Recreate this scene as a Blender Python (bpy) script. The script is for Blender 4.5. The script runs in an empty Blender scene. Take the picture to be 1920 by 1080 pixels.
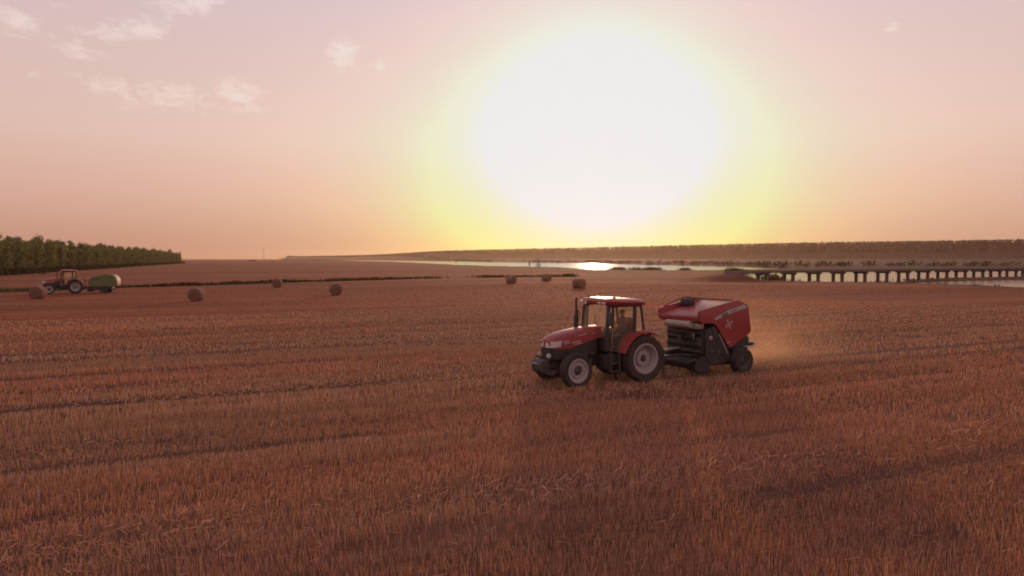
import bpy, bmesh, math, random
import numpy as np
from mathutils import Vector, Matrix

random.seed(7)
RNG = np.random.default_rng(11)
R = math.radians
scene = bpy.context.scene
COL = scene.collection

# ------------------------------------------------------------------ camera
CAM_H = 4.1            # drone a few metres above the field
FPX = 1371.0           # focal length in pixels of a 1920 px wide frame
HOR = 485.0            # horizon row in that frame
cam_d = bpy.data.cameras.new('camera')
cam_d.sensor_width = 36.0
cam_d.lens = 36.0 * FPX / 1920.0
cam_d.clip_start = 0.1
cam_d.clip_end = 20000
cam = bpy.data.objects.new('camera', cam_d)
COL.objects.link(cam)
cam.location = (0, 0, CAM_H)
cam.rotation_euler = (R(90) - math.atan((540 - HOR) / FPX), 0, 0)
scene.camera = cam

# ------------------------------------------------------------------ light
SUN_EL = R(8.1)
SUN_AZ = R(6.5)        # to the right of the view direction (+Y)
sun_vec = Vector((math.sin(SUN_AZ) * math.cos(SUN_EL), math.cos(SUN_AZ) * math.cos(SUN_EL), math.sin(SUN_EL)))
sl = bpy.data.lights.new('sun', 'SUN')
sl.energy = 1.5
sl.angle = R(0.55)
sl.color = (1.0, 0.60, 0.36)
so = bpy.data.objects.new('sun', sl)
COL.objects.link(so)
so.rotation_euler = (-sun_vec).to_track_quat('-Z', 'Y').to_euler()
so.location = (0, 0, 60)

scene.view_settings.view_transform = 'Standard'
scene.view_settings.look = 'None'
scene.view_settings.exposure = 0.0
scene.view_settings.gamma = 1.0
scene.cycles.use_denoising = True
scene.cycles.max_bounces = 5
scene.cycles.diffuse_bounces = 2
scene.cycles.glossy_bounces = 3
scene.cycles.transmission_bounces = 4
scene.cycles.volume_bounces = 1
scene.cycles.transparent_max_bounces = 16
scene.cycles.sample_clamp_indirect = 4.0
scene.cycles.filter_width = 1.9


def srgb(r, g, b):
    f = lambda c: (c / 255 / 12.92) if c / 255 <= 0.04045 else ((c / 255 + 0.055) / 1.055) ** 2.4
    return (f(r), f(g), f(b), 1)


class NT:
    """tiny helper to write node trees"""
    def __init__(self, tree):
        self.t = tree
        self.n = tree.nodes
        self.l = tree.links

    def new(self, typ, **kw):
        nd = self.n.new(typ)
        for k, v in kw.items():
            setattr(nd, k, v)
        return nd

    def put(self, sock, v):
        if hasattr(v, 'is_output'):
            self.l.new(v, sock)
        elif v is not None:
            try:
                sock.default_value = v
            except (TypeError, ValueError):
                sock.default_value = (v, v, v)

    def m(self, op, a, b=None, c=None, clamp=False):
        nd = self.n.new('ShaderNodeMath')
        nd.operation = op
        nd.use_clamp = clamp
        for i, v in enumerate((a, b, c)):
            if v is not None:
                self.put(nd.inputs[i], v)
        return nd.outputs[0]

    def vm(self, op, a, b=None, out=0):
        nd = self.n.new('ShaderNodeVectorMath')
        nd.operation = op
        self.put(nd.inputs[0], a)
        if b is not None:
            self.put(nd.inputs[1], b)
        return nd.outputs[out]

    def mix(self, f, a, b, blend='MIX'):
        nd = self.n.new('ShaderNodeMix')
        nd.data_type = 'RGBA'
        nd.blend_type = blend
        self.put(nd.inputs[0], f)
        self.put(nd.inputs[6], a)
        self.put(nd.inputs[7], b)
        return nd.outputs[2]

    def ramp(self, f, stops, interp='LINEAR'):
        nd = self.n.new('ShaderNodeValToRGB')
        nd.color_ramp.interpolation = interp
        els = nd.color_ramp.elements
        while len(els) < len(stops):
            els.new(0.5)
        for e, (p, c) in zip(els, stops):
            e.position = p
            e.color = c if len(c) == 4 else (*c, 1)
        self.put(nd.inputs[0], f)
        return nd.outputs[0]

    def noise(self, vec, scale, detail=4, rough=0.55, dist=0.0, dim='3D'):
        nd = self.n.new('ShaderNodeTexNoise')
        nd.noise_dimensions = dim
        if vec is not None:
            self.put(nd.inputs['Vector'], vec)
        nd.inputs['Scale'].default_value = scale
        nd.inputs['Detail'].default_value = detail
        nd.inputs['Roughness'].default_value = rough
        nd.inputs['Distortion'].default_value = dist
        return nd.outputs[0]

    def mapping(self, vec, loc=(0, 0, 0), rot=(0, 0, 0), scale=(1, 1, 1)):
        nd = self.n.new('ShaderNodeMapping')
        self.put(nd.inputs[0], vec)
        nd.inputs[1].default_value = loc
        nd.inputs[2].default_value = rot
        nd.inputs[3].default_value = scale
        return nd.outputs[0]


# ------------------------------------------------------------------ sky
world = bpy.data.worlds.new('World')
scene.world = world
world.use_nodes = True
wt = NT(world.node_tree)
wt.n.clear()
geo = wt.new('ShaderNodeTexCoord')
vdir = wt.vm('NORMALIZE', geo.outputs['Generated'])
sep = wt.new('ShaderNodeSeparateXYZ')
wt.put(sep.inputs[0], vdir)
el = wt.m('MULTIPLY', wt.m('ARCSINE', sep.outputs[2]), 180 / math.pi)
az = wt.m('MULTIPLY', wt.m('ARCTAN2', sep.outputs[0], sep.outputs[1]), 180 / math.pi)
sky = wt.new('ShaderNodeTexSky')
sky.sky_type = 'NISHITA'
sky.sun_disc = False
sky.sun_elevation = SUN_EL
sky.sun_rotation = SUN_AZ
sky.dust_density = 4.0
sky.air_density = 1.0
sky.ozone_density = 1.0
# dusty air near the ground turns the clear sky pink: elevation ramp (0..90 degrees)
base = wt.ramp(wt.m('DIVIDE', el, 90.0, clamp=True), [
    (0.0, srgb(187, 133, 118)), (0.018, srgb(193, 140, 125)), (0.05, srgb(207, 160, 146)),
    (0.10, srgb(215, 180, 169)), (0.16, srgb(211, 182, 177)), (0.22, srgb(206, 182, 187)),
    (0.40, srgb(192, 172, 180)), (1.0, srgb(150, 138, 152))])
cosang = wt.vm('DOT_PRODUCT', vdir, tuple(sun_vec), out=1)
ang = wt.m('MULTIPLY', wt.m('ARCCOSINE', wt.m('MINIMUM', cosang, 1.0)), 180 / math.pi)
g2 = wt.m('MULTIPLY', wt.m('EXPONENT', wt.m('DIVIDE', ang, -20.0)), 0.30)
def lobe(width, amp):
    return wt.m('ADD', g2, wt.m('MULTIPLY', wt.m('EXPONENT', wt.m('MULTIPLY', wt.m('POWER', wt.m('DIVIDE', ang, width), 2.0), -1.0)), amp))
glow = wt.new('ShaderNodeCombineXYZ')       # the aureole in dusty air is wider in red and green than in blue
low_air = wt.m('MULTIPLY', wt.m('EXPONENT', wt.m('MULTIPLY', wt.m('POWER', wt.m('DIVIDE', el, 6.0), 2.0), -1.0)),
               wt.m('MULTIPLY', wt.m('EXPONENT', wt.m('MULTIPLY', wt.m('POWER', wt.m('DIVIDE', ang, 12.5), 2.0), -1.0)), 0.62))
wt.put(glow.inputs[0], wt.m('ADD', lobe(7.9, 1.1), wt.m('MULTIPLY', low_air, 0.8))); wt.put(glow.inputs[1], wt.m('ADD', lobe(7.8, 1.2), low_air)); wt.put(glow.inputs[2], lobe(6.1, 2.0))
tint = wt.ramp(wt.m('DIVIDE', el, 30.0, clamp=True), [
    (0.0, (0.86, 0.74, 0.10, 1)), (0.05, (0.90, 0.92, 0.40, 1)), (0.14, (0.93, 0.96, 0.56, 1)),
    (0.28, (0.95, 0.97, 0.80, 1)), (0.40, (0.76, 0.77, 0.74, 1)), (0.52, (0.56, 0.55, 0.58, 1)), (0.68, (0.45, 0.42, 0.45, 1)), (1.0, (0.4, 0.4, 0.45, 1))])
glowc = wt.vm('MULTIPLY', tint, glow.outputs[0])
nish = wt.vm('SCALE', sky.outputs[0])
nish.node.inputs['Scale'].default_value = 0.005
tot = wt.vm('ADD', wt.vm('ADD', base, glowc), nish)
# wisps of high cloud, lit by the low sun
DEG = 180 / math.pi
def adir(px, py):
    return (math.atan((px - 960) / FPX) * DEG, math.atan((HOR - py) / FPX / math.hypot(1, (px - 960) / FPX)) * DEG)
azel = wt.new('ShaderNodeCombineXYZ')
wt.put(azel.inputs[0], az)
wt.put(azel.inputs[1], el)
cmask = None
for px, py, sx, sy, tilt, amp in [(38, 42, 62, 24, -18, 1.0), (120, 18, 40, 18, -20, .6), (250, 62, 95, 22, 14, 1.0), (370, 12, 75, 26, 12, 1.05),
                                  (155, 100, 50, 14, -8, .8), (210, 165, 80, 26, -12, .75), (330, 185, 100, 30, 4, .85), (450, 180, 55, 34, -8, .95),
                                  (648, 108, 34, 32, -35, 1.1), (716, 131, 18, 13, 0, .85), (1662, 60, 17, 11, 0, .95),
                                  (1895, -4, 50, 10, 4, .8), (75, 140, 20, 10, 0, .6), (110, 300, 60, 14, 0, .35), (270, 275, 70, 14, 0, .3),
                                  (-160, 60, 120, 40, 10, .9), (-350, 150, 120, 40, 0, .8), (2150, 40, 120, 30, 5, .7), (500, -120, 160, 50, 8, .9), (1500, -200, 160, 50, 0, .7)]:
    a0, e0 = adir(px, py)
    ct, st = math.cos(R(tilt)), math.sin(R(tilt))
    kx, ky = sx / FPX * DEG * 0.88, sy / FPX * DEG * 0.95
    da = wt.m('SUBTRACT', az, a0)
    de = wt.m('SUBTRACT', el, e0)
    u_ = wt.m('DIVIDE', wt.m('ADD', wt.m('MULTIPLY', da, ct), wt.m('MULTIPLY', de, st)), kx)
    v_ = wt.m('DIVIDE', wt.m('SUBTRACT', wt.m('MULTIPLY', de, ct), wt.m('MULTIPLY', da, st)), ky)
    q = wt.m('ADD', wt.m('MULTIPLY', u_, u_), wt.m('MULTIPLY', v_, v_))
    gsn = wt.m('MULTIPLY', wt.m('EXPONENT', wt.m('MULTIPLY', q, -0.8)), amp)
    cmask = gsn if cmask is None else wt.m('MAXIMUM', cmask, gsn)
cn = wt.noise(wt.mapping(azel.outputs[0], rot=(0, 0, R(24)), scale=(0.6, 1.25, 1)), 1.25, 8, 0.66, 0.5)
cl = wt.m('SMOOTH_MIN', wt.m('MULTIPLY', wt.m('SUBTRACT', wt.m('ADD', cmask, wt.m('MULTIPLY', wt.m('SUBTRACT', cn, 0.5), 2.4)), 0.46), 1.45, clamp=True), 1.0, 0.1)
cl = wt.m('MULTIPLY', cl, wt.m('MULTIPLY', cmask, 2.0, clamp=True))
cloudc = wt.vm('ADD', tot, (0.13, 0.14, 0.12))
tot = wt.mix(wt.m('MULTIPLY', cl, 1.0, clamp=True), tot, cloudc)
tot = wt.vm('MINIMUM', tot, (0.83, 0.83, 0.83))
bg = wt.new('ShaderNodeBackground')
wt.put(bg.inputs[0], tot)
bg.inputs[1].default_value = 1.0
wo = wt.new('ShaderNodeOutputWorld')
wt.l.new(bg.outputs[0], wo.inputs[0])

# ------------------------------------------------------------------ helpers
def G(px, py, z=0.0):
    """where the sight line of a frame position meets the level z (used to survey the place)"""
    d = (CAM_H - z) * FPX / (py - HOR)
    return ((px - 960) / FPX * d, d)

def tag(o, label=None, cat=None, group=None, kind=None):
    if label: o['label'] = label
    if cat: o['category'] = cat
    if group: o['group'] = group
    if kind: o['kind'] = kind
    return o

def empty(name, loc=(0, 0, 0), rz=0.0):
    o = bpy.data.objects.new(name, None)
    o.empty_display_size = 0.3
    COL.objects.link(o)
    o.location = loc
    o.rotation_euler = (0, 0, rz)
    return o

def link_mesh(name, me, mat=None, parent=None):
    o = bpy.data.objects.new(name, me)
    COL.objects.link(o)
    if mat is not None and not me.materials:
        me.materials.append(mat)
    if parent is not None:
        o.parent = parent
    return o

def copy_tree(o, parent=None):
    c = o.copy()
    COL.objects.link(c)
    c.parent = parent
    for ch in o.children:
        copy_tree(ch, c)
    return c

def np_mesh(name, verts, faces, col=None, smooth=False):
    """verts (n,3), faces (m,k) all of one size"""
    verts = np.asarray(verts, np.float32)
    faces = np.asarray(faces, np.int32)
    me = bpy.data.meshes.new(name)
    k = faces.shape[1]
    me.vertices.add(len(verts))
    me.vertices.foreach_set('co', verts.ravel())
    me.loops.add(faces.size)
    me.loops.foreach_set('vertex_index', faces.ravel())
    me.polygons.add(len(faces))
    me.polygons.foreach_set('loop_start', np.arange(0, faces.size, k, dtype=np.int32))
    if smooth:
        me.polygons.foreach_set('use_smooth', np.ones(len(faces), bool))
    if col is not None:
        at = me.attributes.new('Col', 'FLOAT_COLOR', 'POINT')
        c4 = np.ones((len(verts), 4), np.float32)
        c4[:, :3] = col
        at.data.foreach_set('color', c4.ravel())
    me.update(calc_edges=True)
    return me

def hash2(ix, iy, seed):
    h = (ix.astype(np.int64) * 374761393 + iy.astype(np.int64) * 668265263 + seed * 982451653) & 0x7fffffff
    h = ((h ^ (h >> 13)) * 1274126177) & 0x7fffffff
    return ((h ^ (h >> 16)) & 0xffff) / 65535.0

def vnoise(x, y, seed=0):
    x = np.asarray(x, float); y = np.asarray(y, float)
    ix = np.floor(x); iy = np.floor(y)
    fx = x - ix; fy = y - iy
    fx = fx * fx * (3 - 2 * fx); fy = fy * fy * (3 - 2 * fy)
    a = hash2(ix, iy, seed); b = hash2(ix + 1, iy, seed)
    c = hash2(ix, iy + 1, seed); d = hash2(ix + 1, iy + 1, seed)
    return (a * (1 - fx) + b * fx) * (1 - fy) + (c * (1 - fx) + d * fx) * fy

def fbm(x, y, seed=0, oct=4):
    t = 0; a = 0.5; n = 0
    for i in range(oct):
        t = t + a * vnoise(x * 2 ** i, y * 2 ** i, seed + i * 17); n += a; a *= 0.5
    return t / n

def sstep(a, b, x):
    t = np.clip((x - a) / (b - a), 0, 1)
    return t * t * (3 - 2 * t)

def seg_dist(px, py, pts, closed=False):
    """distance to a polyline, and for closed ones also whether inside"""
    pts = np.asarray(pts, float)
    n = len(pts)
    best = np.full(px.shape, 1e18)
    inside = np.zeros(px.shape, bool)
    for i in range(n if closed else n - 1):
        ax, ay = pts[i]; bx, by = pts[(i + 1) % n]
        dx, dy = bx - ax, by - ay
        t = np.clip(((px - ax) * dx + (py - ay) * dy) / (dx * dx + dy * dy + 1e-9), 0, 1)
        d = (px - ax - t * dx) ** 2 + (py - ay - t * dy) ** 2
        best = np.minimum(best, d)
        if closed and ay != by:
            cr = ((ay > py) != (by > py)) & (px < (bx - ax) * (py - ay) / (by - ay) + ax)
            inside ^= cr
    best = np.sqrt(best)
    return np.where(inside, -best, best) if closed else best


class MB:
    """collects shapes into one bmesh"""
    def __init__(self):
        self.bm = bmesh.new()

    def _bev(self, verts, bevel, seg=1):
        if bevel:
            es = list({e for v in verts for e in v.link_edges})
            bmesh.ops.bevel(self.bm, geom=es, offset=bevel, segments=seg, affect='EDGES', profile=0.6)

    def box(self, x0, x1, y0, y1, z0, z1, bevel=0.0, seg=1, M=None):
        r = bmesh.ops.create_cube(self.bm, size=1)
        vs = r['verts']
        for v in vs:
            v.co = Vector(((x0 + x1) / 2 + v.co.x * (x1 - x0), (y0 + y1) / 2 + v.co.y * (y1 - y0), (z0 + z1) / 2 + v.co.z * (z1 - z0)))
            if M is not None: v.co = M @ v.co
        self._bev(vs, bevel, seg)
        return self

    def hull(self, pts8, bevel=0.0, seg=1):
        """eight corners: bottom ring then top ring"""
        vs = [self.bm.verts.new(p) for p in pts8]
        for f in ((3, 2, 1, 0), (4, 5, 6, 7), (0, 1, 5, 4), (1, 2, 6, 5), (2, 3, 7, 6), (3, 0, 4, 7)):
            self.bm.faces.new([vs[i] for i in f])
        self._bev(vs, bevel, seg)
        return self

    def prism(self, poly, y0, y1, bevel=0.0, seg=1):
        """polygon in the x-z plane pulled along y"""
        a = [self.bm.verts.new((x, y0, z)) for x, z in poly]
        b = [self.bm.verts.new((x, y1, z)) for x, z in poly]
        n = len(poly)
        self.bm.faces.new(a); self.bm.faces.new(b[::-1])
        for i in range(n):
            self.bm.faces.new((a[i], a[(i + 1) % n], b[(i + 1) % n], b[i]))
        self._bev(a + b, bevel, seg)
        return self

    def loft(self, rings, cap=True, closed=True):
        vr = [[self.bm.verts.new(p) for p in r] for r in rings]
        n = len(vr[0])
        for a, b in zip(vr, vr[1:]):
            for i in range(n if closed else n - 1):
                j = (i + 1) % n
                self.bm.faces.new((a[i], a[j], b[j], b[i]))
        if cap and closed:
            self.bm.faces.new(vr[0][::-1]); self.bm.faces.new(vr[-1])
        return self

    def lathe(self, prof, seg=32, c=(0, 0, 0), close=True):
        """(radius, y) profile turned about the y axis"""
        rings = []
        for r, y in prof:
            rings.append([(c[0] + r * math.cos(2 * math.pi * k / seg), c[1] + y, c[2] + r * math.sin(2 * math.pi * k / seg)) for k in range(seg)])
        if close: rings.append(rings[0])
        if close:
            vr = [[self.bm.verts.new(p) for p in r] for r in rings[:-1]]
            vr.append(vr[0])
            for a, b in zip(vr, vr[1:]):
                for i in range(seg):
                    j = (i + 1) % seg
                    self.bm.faces.new((a[i], a[j], b[j], b[i]))
        else:
            self.loft(rings, cap=True)
        return self

    def tube(self, pts, r, seg=8, r2=None):
        pts = [Vector(p) for p in pts]
        n = len(pts)
        rings = []
        for i, p in enumerate(pts):
            d = (pts[min(i + 1, n - 1)] - pts[max(i - 1, 0)]).normalized()
            up = Vector((0, 0, 1)) if abs(d.z) < 0.9 else Vector((1, 0, 0))
            a = d.cross(up).normalized(); b = d.cross(a)
            rr = r if r2 is None else r + (r2 - r) * i / (n - 1)
            rings.append([p + a * rr * math.cos(2 * math.pi * k / seg) + b * rr * math.sin(2 * math.pi * k / seg) for k in range(seg)])
        return self.loft(rings)

    def mesh(self, name, smooth=35):
        bmesh.ops.recalc_face_normals(self.bm, faces=self.bm.faces)
        me = bpy.data.meshes.new(name)
        self.bm.to_mesh(me)
        self.bm.free()
        if smooth:
            me.polygons.foreach_set('use_smooth', np.ones(len(me.polygons), bool))
            me.set_sharp_from_angle(angle=R(smooth))
        return me

    def build(self, name, mat, parent=None, smooth=35):
        return link_mesh(name, self.mesh(name, smooth), mat, parent)

# ------------------------------------------------------------------ materials
def new_mat(name):
    m = bpy.data.materials.new(name)
    m.use_nodes = True
    nt = NT(m.node_tree)
    nt.n.clear()
    out = nt.new('ShaderNodeOutputMaterial')
    return m, nt, out

def pbr(name, color, rough=0.5, metal=0.0, coat=0.0, dust=0.0, var=0.12, scale=6.0, spec=0.5, dustcol=(0.20, 0.12, 0.085, 1)):
    """painted / moulded surface with uneven tone and a film of dust"""
    m, nt, out = new_mat(name)
    tc = nt.new('ShaderNodeTexCoord')
    p = nt.new('ShaderNodeBsdfPrincipled')
    n1 = nt.noise(tc.outputs['Object'], scale, 5, 0.6)
    c = nt.mix(n1, tuple(x * (1 - var) for x in color[:3]) + (1,), tuple(min(1, x * (1 + var)) for x in color[:3]) + (1,))
    if dust:
        n2 = nt.noise(tc.outputs['Object'], scale * 0.6, 6, 0.7)
        f = nt.m('MULTIPLY', nt.m('MULTIPLY', nt.m('SUBTRACT', n2, 0.32), 2.2, clamp=True), dust)
        c = nt.mix(f, c, dustcol)
        nt.put(p.inputs['Roughness'], nt.m('ADD', rough, nt.m('MULTIPLY', f, 0.5), clamp=True))
    else:
        p.inputs['Roughness'].default_value = rough
    nt.put(p.inputs['Base Color'], c)
    p.inputs['Metallic'].default_value = metal
    p.inputs['Coat Weight'].default_value = coat
    p.inputs['Coat Roughness'].default_value = 0.15
    p.inputs['Specular IOR Level'].default_value = spec
    nt.l.new(p.outputs[0], out.inputs[0])
    return m

M = {}
M['red'] = pbr('red_paint', (0.30, 0.016, 0.022), 0.42, coat=0.2, dust=0.40, var=0.12)
M['roofred'] = pbr('roof_red_paint', (0.33, 0.03, 0.025), 0.35, coat=0.3, dust=0.25, var=0.08)
M['black'] = pbr('black_metal', (0.022, 0.020, 0.020), 0.55, dust=0.25)
M['grey'] = pbr('dark_grey_metal', (0.05, 0.048, 0.05), 0.5, dust=0.25)
M['steel'] = pbr('steel', (0.42, 0.38, 0.36), 0.35, metal=0.7, dust=0.3)
M['tyre'] = pbr('tyre_rubber', (0.022, 0.019, 0.018), 0.85, dust=0.45, scale=9)
M['rim'] = pbr('rim_paint', (0.40, 0.33, 0.33), 0.5, dust=0.35)
M['pale'] = pbr('pale_panel', (0.45, 0.40, 0.38), 0.45, dust=0.25)
M['white'] = pbr('white_print', (0.62, 0.55, 0.55), 0.5, dust=0.2)
M['green'] = pbr('green_paint', (0.115, 0.140, 0.042), 0.42, coat=0.1, dust=0.25)
M['lamp'] = pbr('lamp_lens', (0.55, 0.48, 0.44), 0.18, coat=0.6)
M['amber'] = pbr('amber_lens', (0.55, 0.16, 0.02), 0.2, coat=0.5)
M['net_and_lit'] = pbr('pale_net_and_lit_rear', (0.46, 0.36, 0.30), 0.6, dust=0.2)
M['concrete'] = pbr('concrete', (0.17, 0.115, 0.095), 0.9, dust=0.3, scale=0.8, dustcol=(0.06, 0.045, 0.035, 1))
M['seat'] = pbr('seat_vinyl', (0.03, 0.025, 0.025), 0.7)
M['skin'] = pbr('skin', (0.32, 0.16, 0.11), 0.6)
M['hair'] = pbr('hair', (0.02, 0.015, 0.012), 0.7)
M['shirt'] = pbr('shirt', (0.20, 0.12, 0.12), 0.9)
M['trousers'] = pbr('trousers', (0.05, 0.045, 0.05), 0.9)

m, nt, out = new_mat('cab_glass')
tr = nt.new('ShaderNodeBsdfTransparent'); tr.inputs[0].default_value = (0.98, 0.97, 0.95, 1)
gl = nt.new('ShaderNodeBsdfGlossy'); gl.inputs['Roughness'].default_value = 0.04
df = nt.new('ShaderNodeBsdfDiffuse'); df.inputs[0].default_value = (0.5, 0.40, 0.32, 1)
trn = nt.new('ShaderNodeBsdfTranslucent'); trn.inputs[0].default_value = (0.85, 0.62, 0.46, 1)
mx0 = nt.new('ShaderNodeMixShader'); mx0.inputs[0].default_value = 0.75
nt.l.new(df.outputs[0], mx0.inputs[1]); nt.l.new(trn.outputs[0], mx0.inputs[2])
tc = nt.new('ShaderNodeTexCoord')
dn = nt.noise(tc.outputs['Object'], 2.5, 4, 0.6)
mx1 = nt.new('ShaderNodeMixShader'); nt.put(mx1.inputs[0], nt.m('MULTIPLY', dn, 0.28))   # dusty pane
nt.l.new(tr.outputs[0], mx1.inputs[1]); nt.l.new(mx0.outputs[0], mx1.inputs[2])
lw = nt.new('ShaderNodeLayerWeight'); lw.inputs[0].default_value = 0.5
frf = nt.m('ADD', 0.03, nt.m('MULTIPLY', nt.m('POWER', lw.outputs['Facing'], 4.0), 0.5))
mx2 = nt.new('ShaderNodeMixShader'); nt.put(mx2.inputs[0], frf)
nt.l.new(mx1.outputs[0], mx2.inputs[1]); nt.l.new(gl.outputs[0], mx2.inputs[2])
nt.l.new(mx2.outputs[0], out.inputs[0])
M['glass'] = m

def straw_mat(name, translucent=0.3, rough_scale=None, tint=(1, 1, 1)):
    """thin dry stems and leaves: colour from the stem itself, some light passes through"""
    m, nt, out = new_mat(name)
    at = nt.new('ShaderNodeAttribute'); at.attribute_name = 'Col'
    d = nt.new('ShaderNodeBsdfDiffuse'); t = nt.new('ShaderNodeBsdfTranslucent')
    nt.l.new(at.outputs['Color'], d.inputs[0]); nt.l.new(at.outputs['Color'], t.inputs[0])
    mx = nt.new('ShaderNodeMixShader'); mx.inputs[0].default_value = translucent
    nt.l.new(d.outputs[0], mx.inputs[1]); nt.l.new(t.outputs[0], mx.inputs[2])
    nt.l.new(mx.outputs[0], out.inputs[0])
    return m
M['stem'] = straw_mat('stubble_stems', 0.28)
M['leaf'] = straw_mat('leaves', 0.40)

# ground: colour comes from the land cover stored on the sheet, broken up along the drilling rows
ROW = R(25)
m, nt, out = new_mat('ground_cover')
at = nt.new('ShaderNodeAttribute'); at.attribute_name = 'Col'
tc = nt.new('ShaderNodeTexCoord')
rowv = nt.mapping(tc.outputs['Object'], rot=(0, 0, -ROW))
s1 = nt.noise(nt.mapping(rowv, scale=(0.02, 0.62, 1)), 1.0, 6, 0.68)
s2 = nt.noise(nt.mapping(rowv, scale=(0.012, 0.12, 1)), 1.0, 4, 0.55)
s3 = nt.noise(tc.outputs['Object'], 3.0, 5, 0.7)
s4 = nt.noise(tc.outputs['Object'], 22.0, 3, 0.7)
f = nt.m('ADD', nt.m('ADD', nt.m('MULTIPLY', s1, 0.9), nt.m('MULTIPLY', s2, 0.7)), nt.m('ADD', nt.m('MULTIPLY', s3, 0.35), nt.m('MULTIPLY', s4, 0.25)))
f = nt.m('MULTIPLY', nt.m('POWER', nt.m('DIVIDE', f, 1.1), 2.4), 1.0)
cc = nt.mix(1.0, at.outputs['Color'], f, 'MULTIPLY')
p = nt.new('ShaderNodeBsdfPrincipled'); p.inputs['Roughness'].default_value = 0.95
p.inputs['Specular IOR Level'].default_value = 0.1
nt.put(p.inputs['Base Color'], cc)
bp = nt.new('ShaderNodeBump'); bp.inputs['Strength'].default_value = 0.6; bp.inputs['Distance'].default_value = 0.05
nt.put(bp.inputs['Height'], nt.m('ADD', s3, s4)); nt.l.new(bp.outputs[0], p.inputs['Normal'])
nt.l.new(p.outputs[0], out.inputs[0])
M['ground'] = m

m, nt, out = new_mat('river_water')
tc = nt.new('ShaderNodeTexCoord')
p = nt.new('ShaderNodeBsdfPrincipled')
p.inputs['Base Color'].default_value = (0.035, 0.028, 0.022, 1)
p.inputs['Roughness'].default_value = 0.11
p.inputs['IOR'].default_value = 1.33
w1 = nt.noise(nt.mapping(tc.outputs['Object'], scale=(0.6, 1.4, 1)), 0.6, 4, 0.6)
bp = nt.new('ShaderNodeBump'); bp.inputs['Strength'].default_value = 0.16; bp.inputs['Distance'].default_value = 0.2
nt.put(bp.inputs['Height'], w1); nt.l.new(bp.outputs[0], p.inputs['Normal'])
nt.l.new(p.outputs[0], out.inputs[0])
M['water'] = m

# ------------------------------------------------------------------ the lie of the land
WATER_Z = -0.5
cR, sR = math.cos(ROW), math.sin(ROW)
def uv_of(x, y):
    return x * cR + y * sR, -x * sR + y * cR

def poly_px(lst, z=WATER_Z):
    return [G(px, py, z) for px, py in lst]
river_a = poly_px([(560, 486.7), (628, 486.9), (690, 487.4), (767, 488.4), (850, 489.4), (920, 491.4), (1010, 492.6), (1100, 493.6), (1200, 496.2), (1300, 498.2), (1360, 499.6), (1420, 501), (1475, 503.6),
                   (1440, 505.6), (1360, 507.6), (1280, 508.8), (1200, 508.4), (1150, 507.6), (1100, 506.4), (1050, 503.4), (990, 501), (920, 500.2), (850, 497), (767, 492.6), (700, 490.0), (628, 488.0), (560, 487.4)])
river_b = poly_px([(1388, 517.5), (1400, 512), (1480, 508), (1700, 506.5), (1920, 505), (2200, 504), (2200, 518.5), (1920, 520.5), (1750, 523.5), (1665, 530.5), (1600, 532), (1520, 531), (1460, 529), (1430, 526), (1408, 521)])
river_c = poly_px([(1655, 533.0), (1700, 531), (1800, 526.5), (1920, 524.2), (2200, 520.5), (2200, 556), (1920, 542.5), (1830, 538), (1720, 535.5)])
ridge_px = [(2900, 38), (2400, 36), (1920, 30), (1700, 28), (1500, 26), (1360, 25), (1100, 23), (920, 21), (840, 20), (690, 18), (538, 16)]
ridge_top = {2900: 454, 2400: 451, 1920: 452.5, 1700: 456, 1500: 458.5, 1360: 461.5, 1100: 467, 920: 470.5, 840: 472.5, 690: 477.5, 538: 480.5}
TREE_H = 6.0
ridge = []
for px, H in ridge_px:
    D = (H - CAM_H) * FPX / (HOR - ridge_top[px])
    ridge.append(((px - 960) / FPX * D, D, H))
rid = np.array(ridge)
ditch = [G(-700, 569), G(-300, 556.5), G(0, 546.5), G(140, 542), G(290, 537.5), G(420, 533.5), G(560, 528.5), G(700, 525), G(790, 522.3), G(900, 520.3), G(1000, 519), G(1080, 518.4)]

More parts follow.
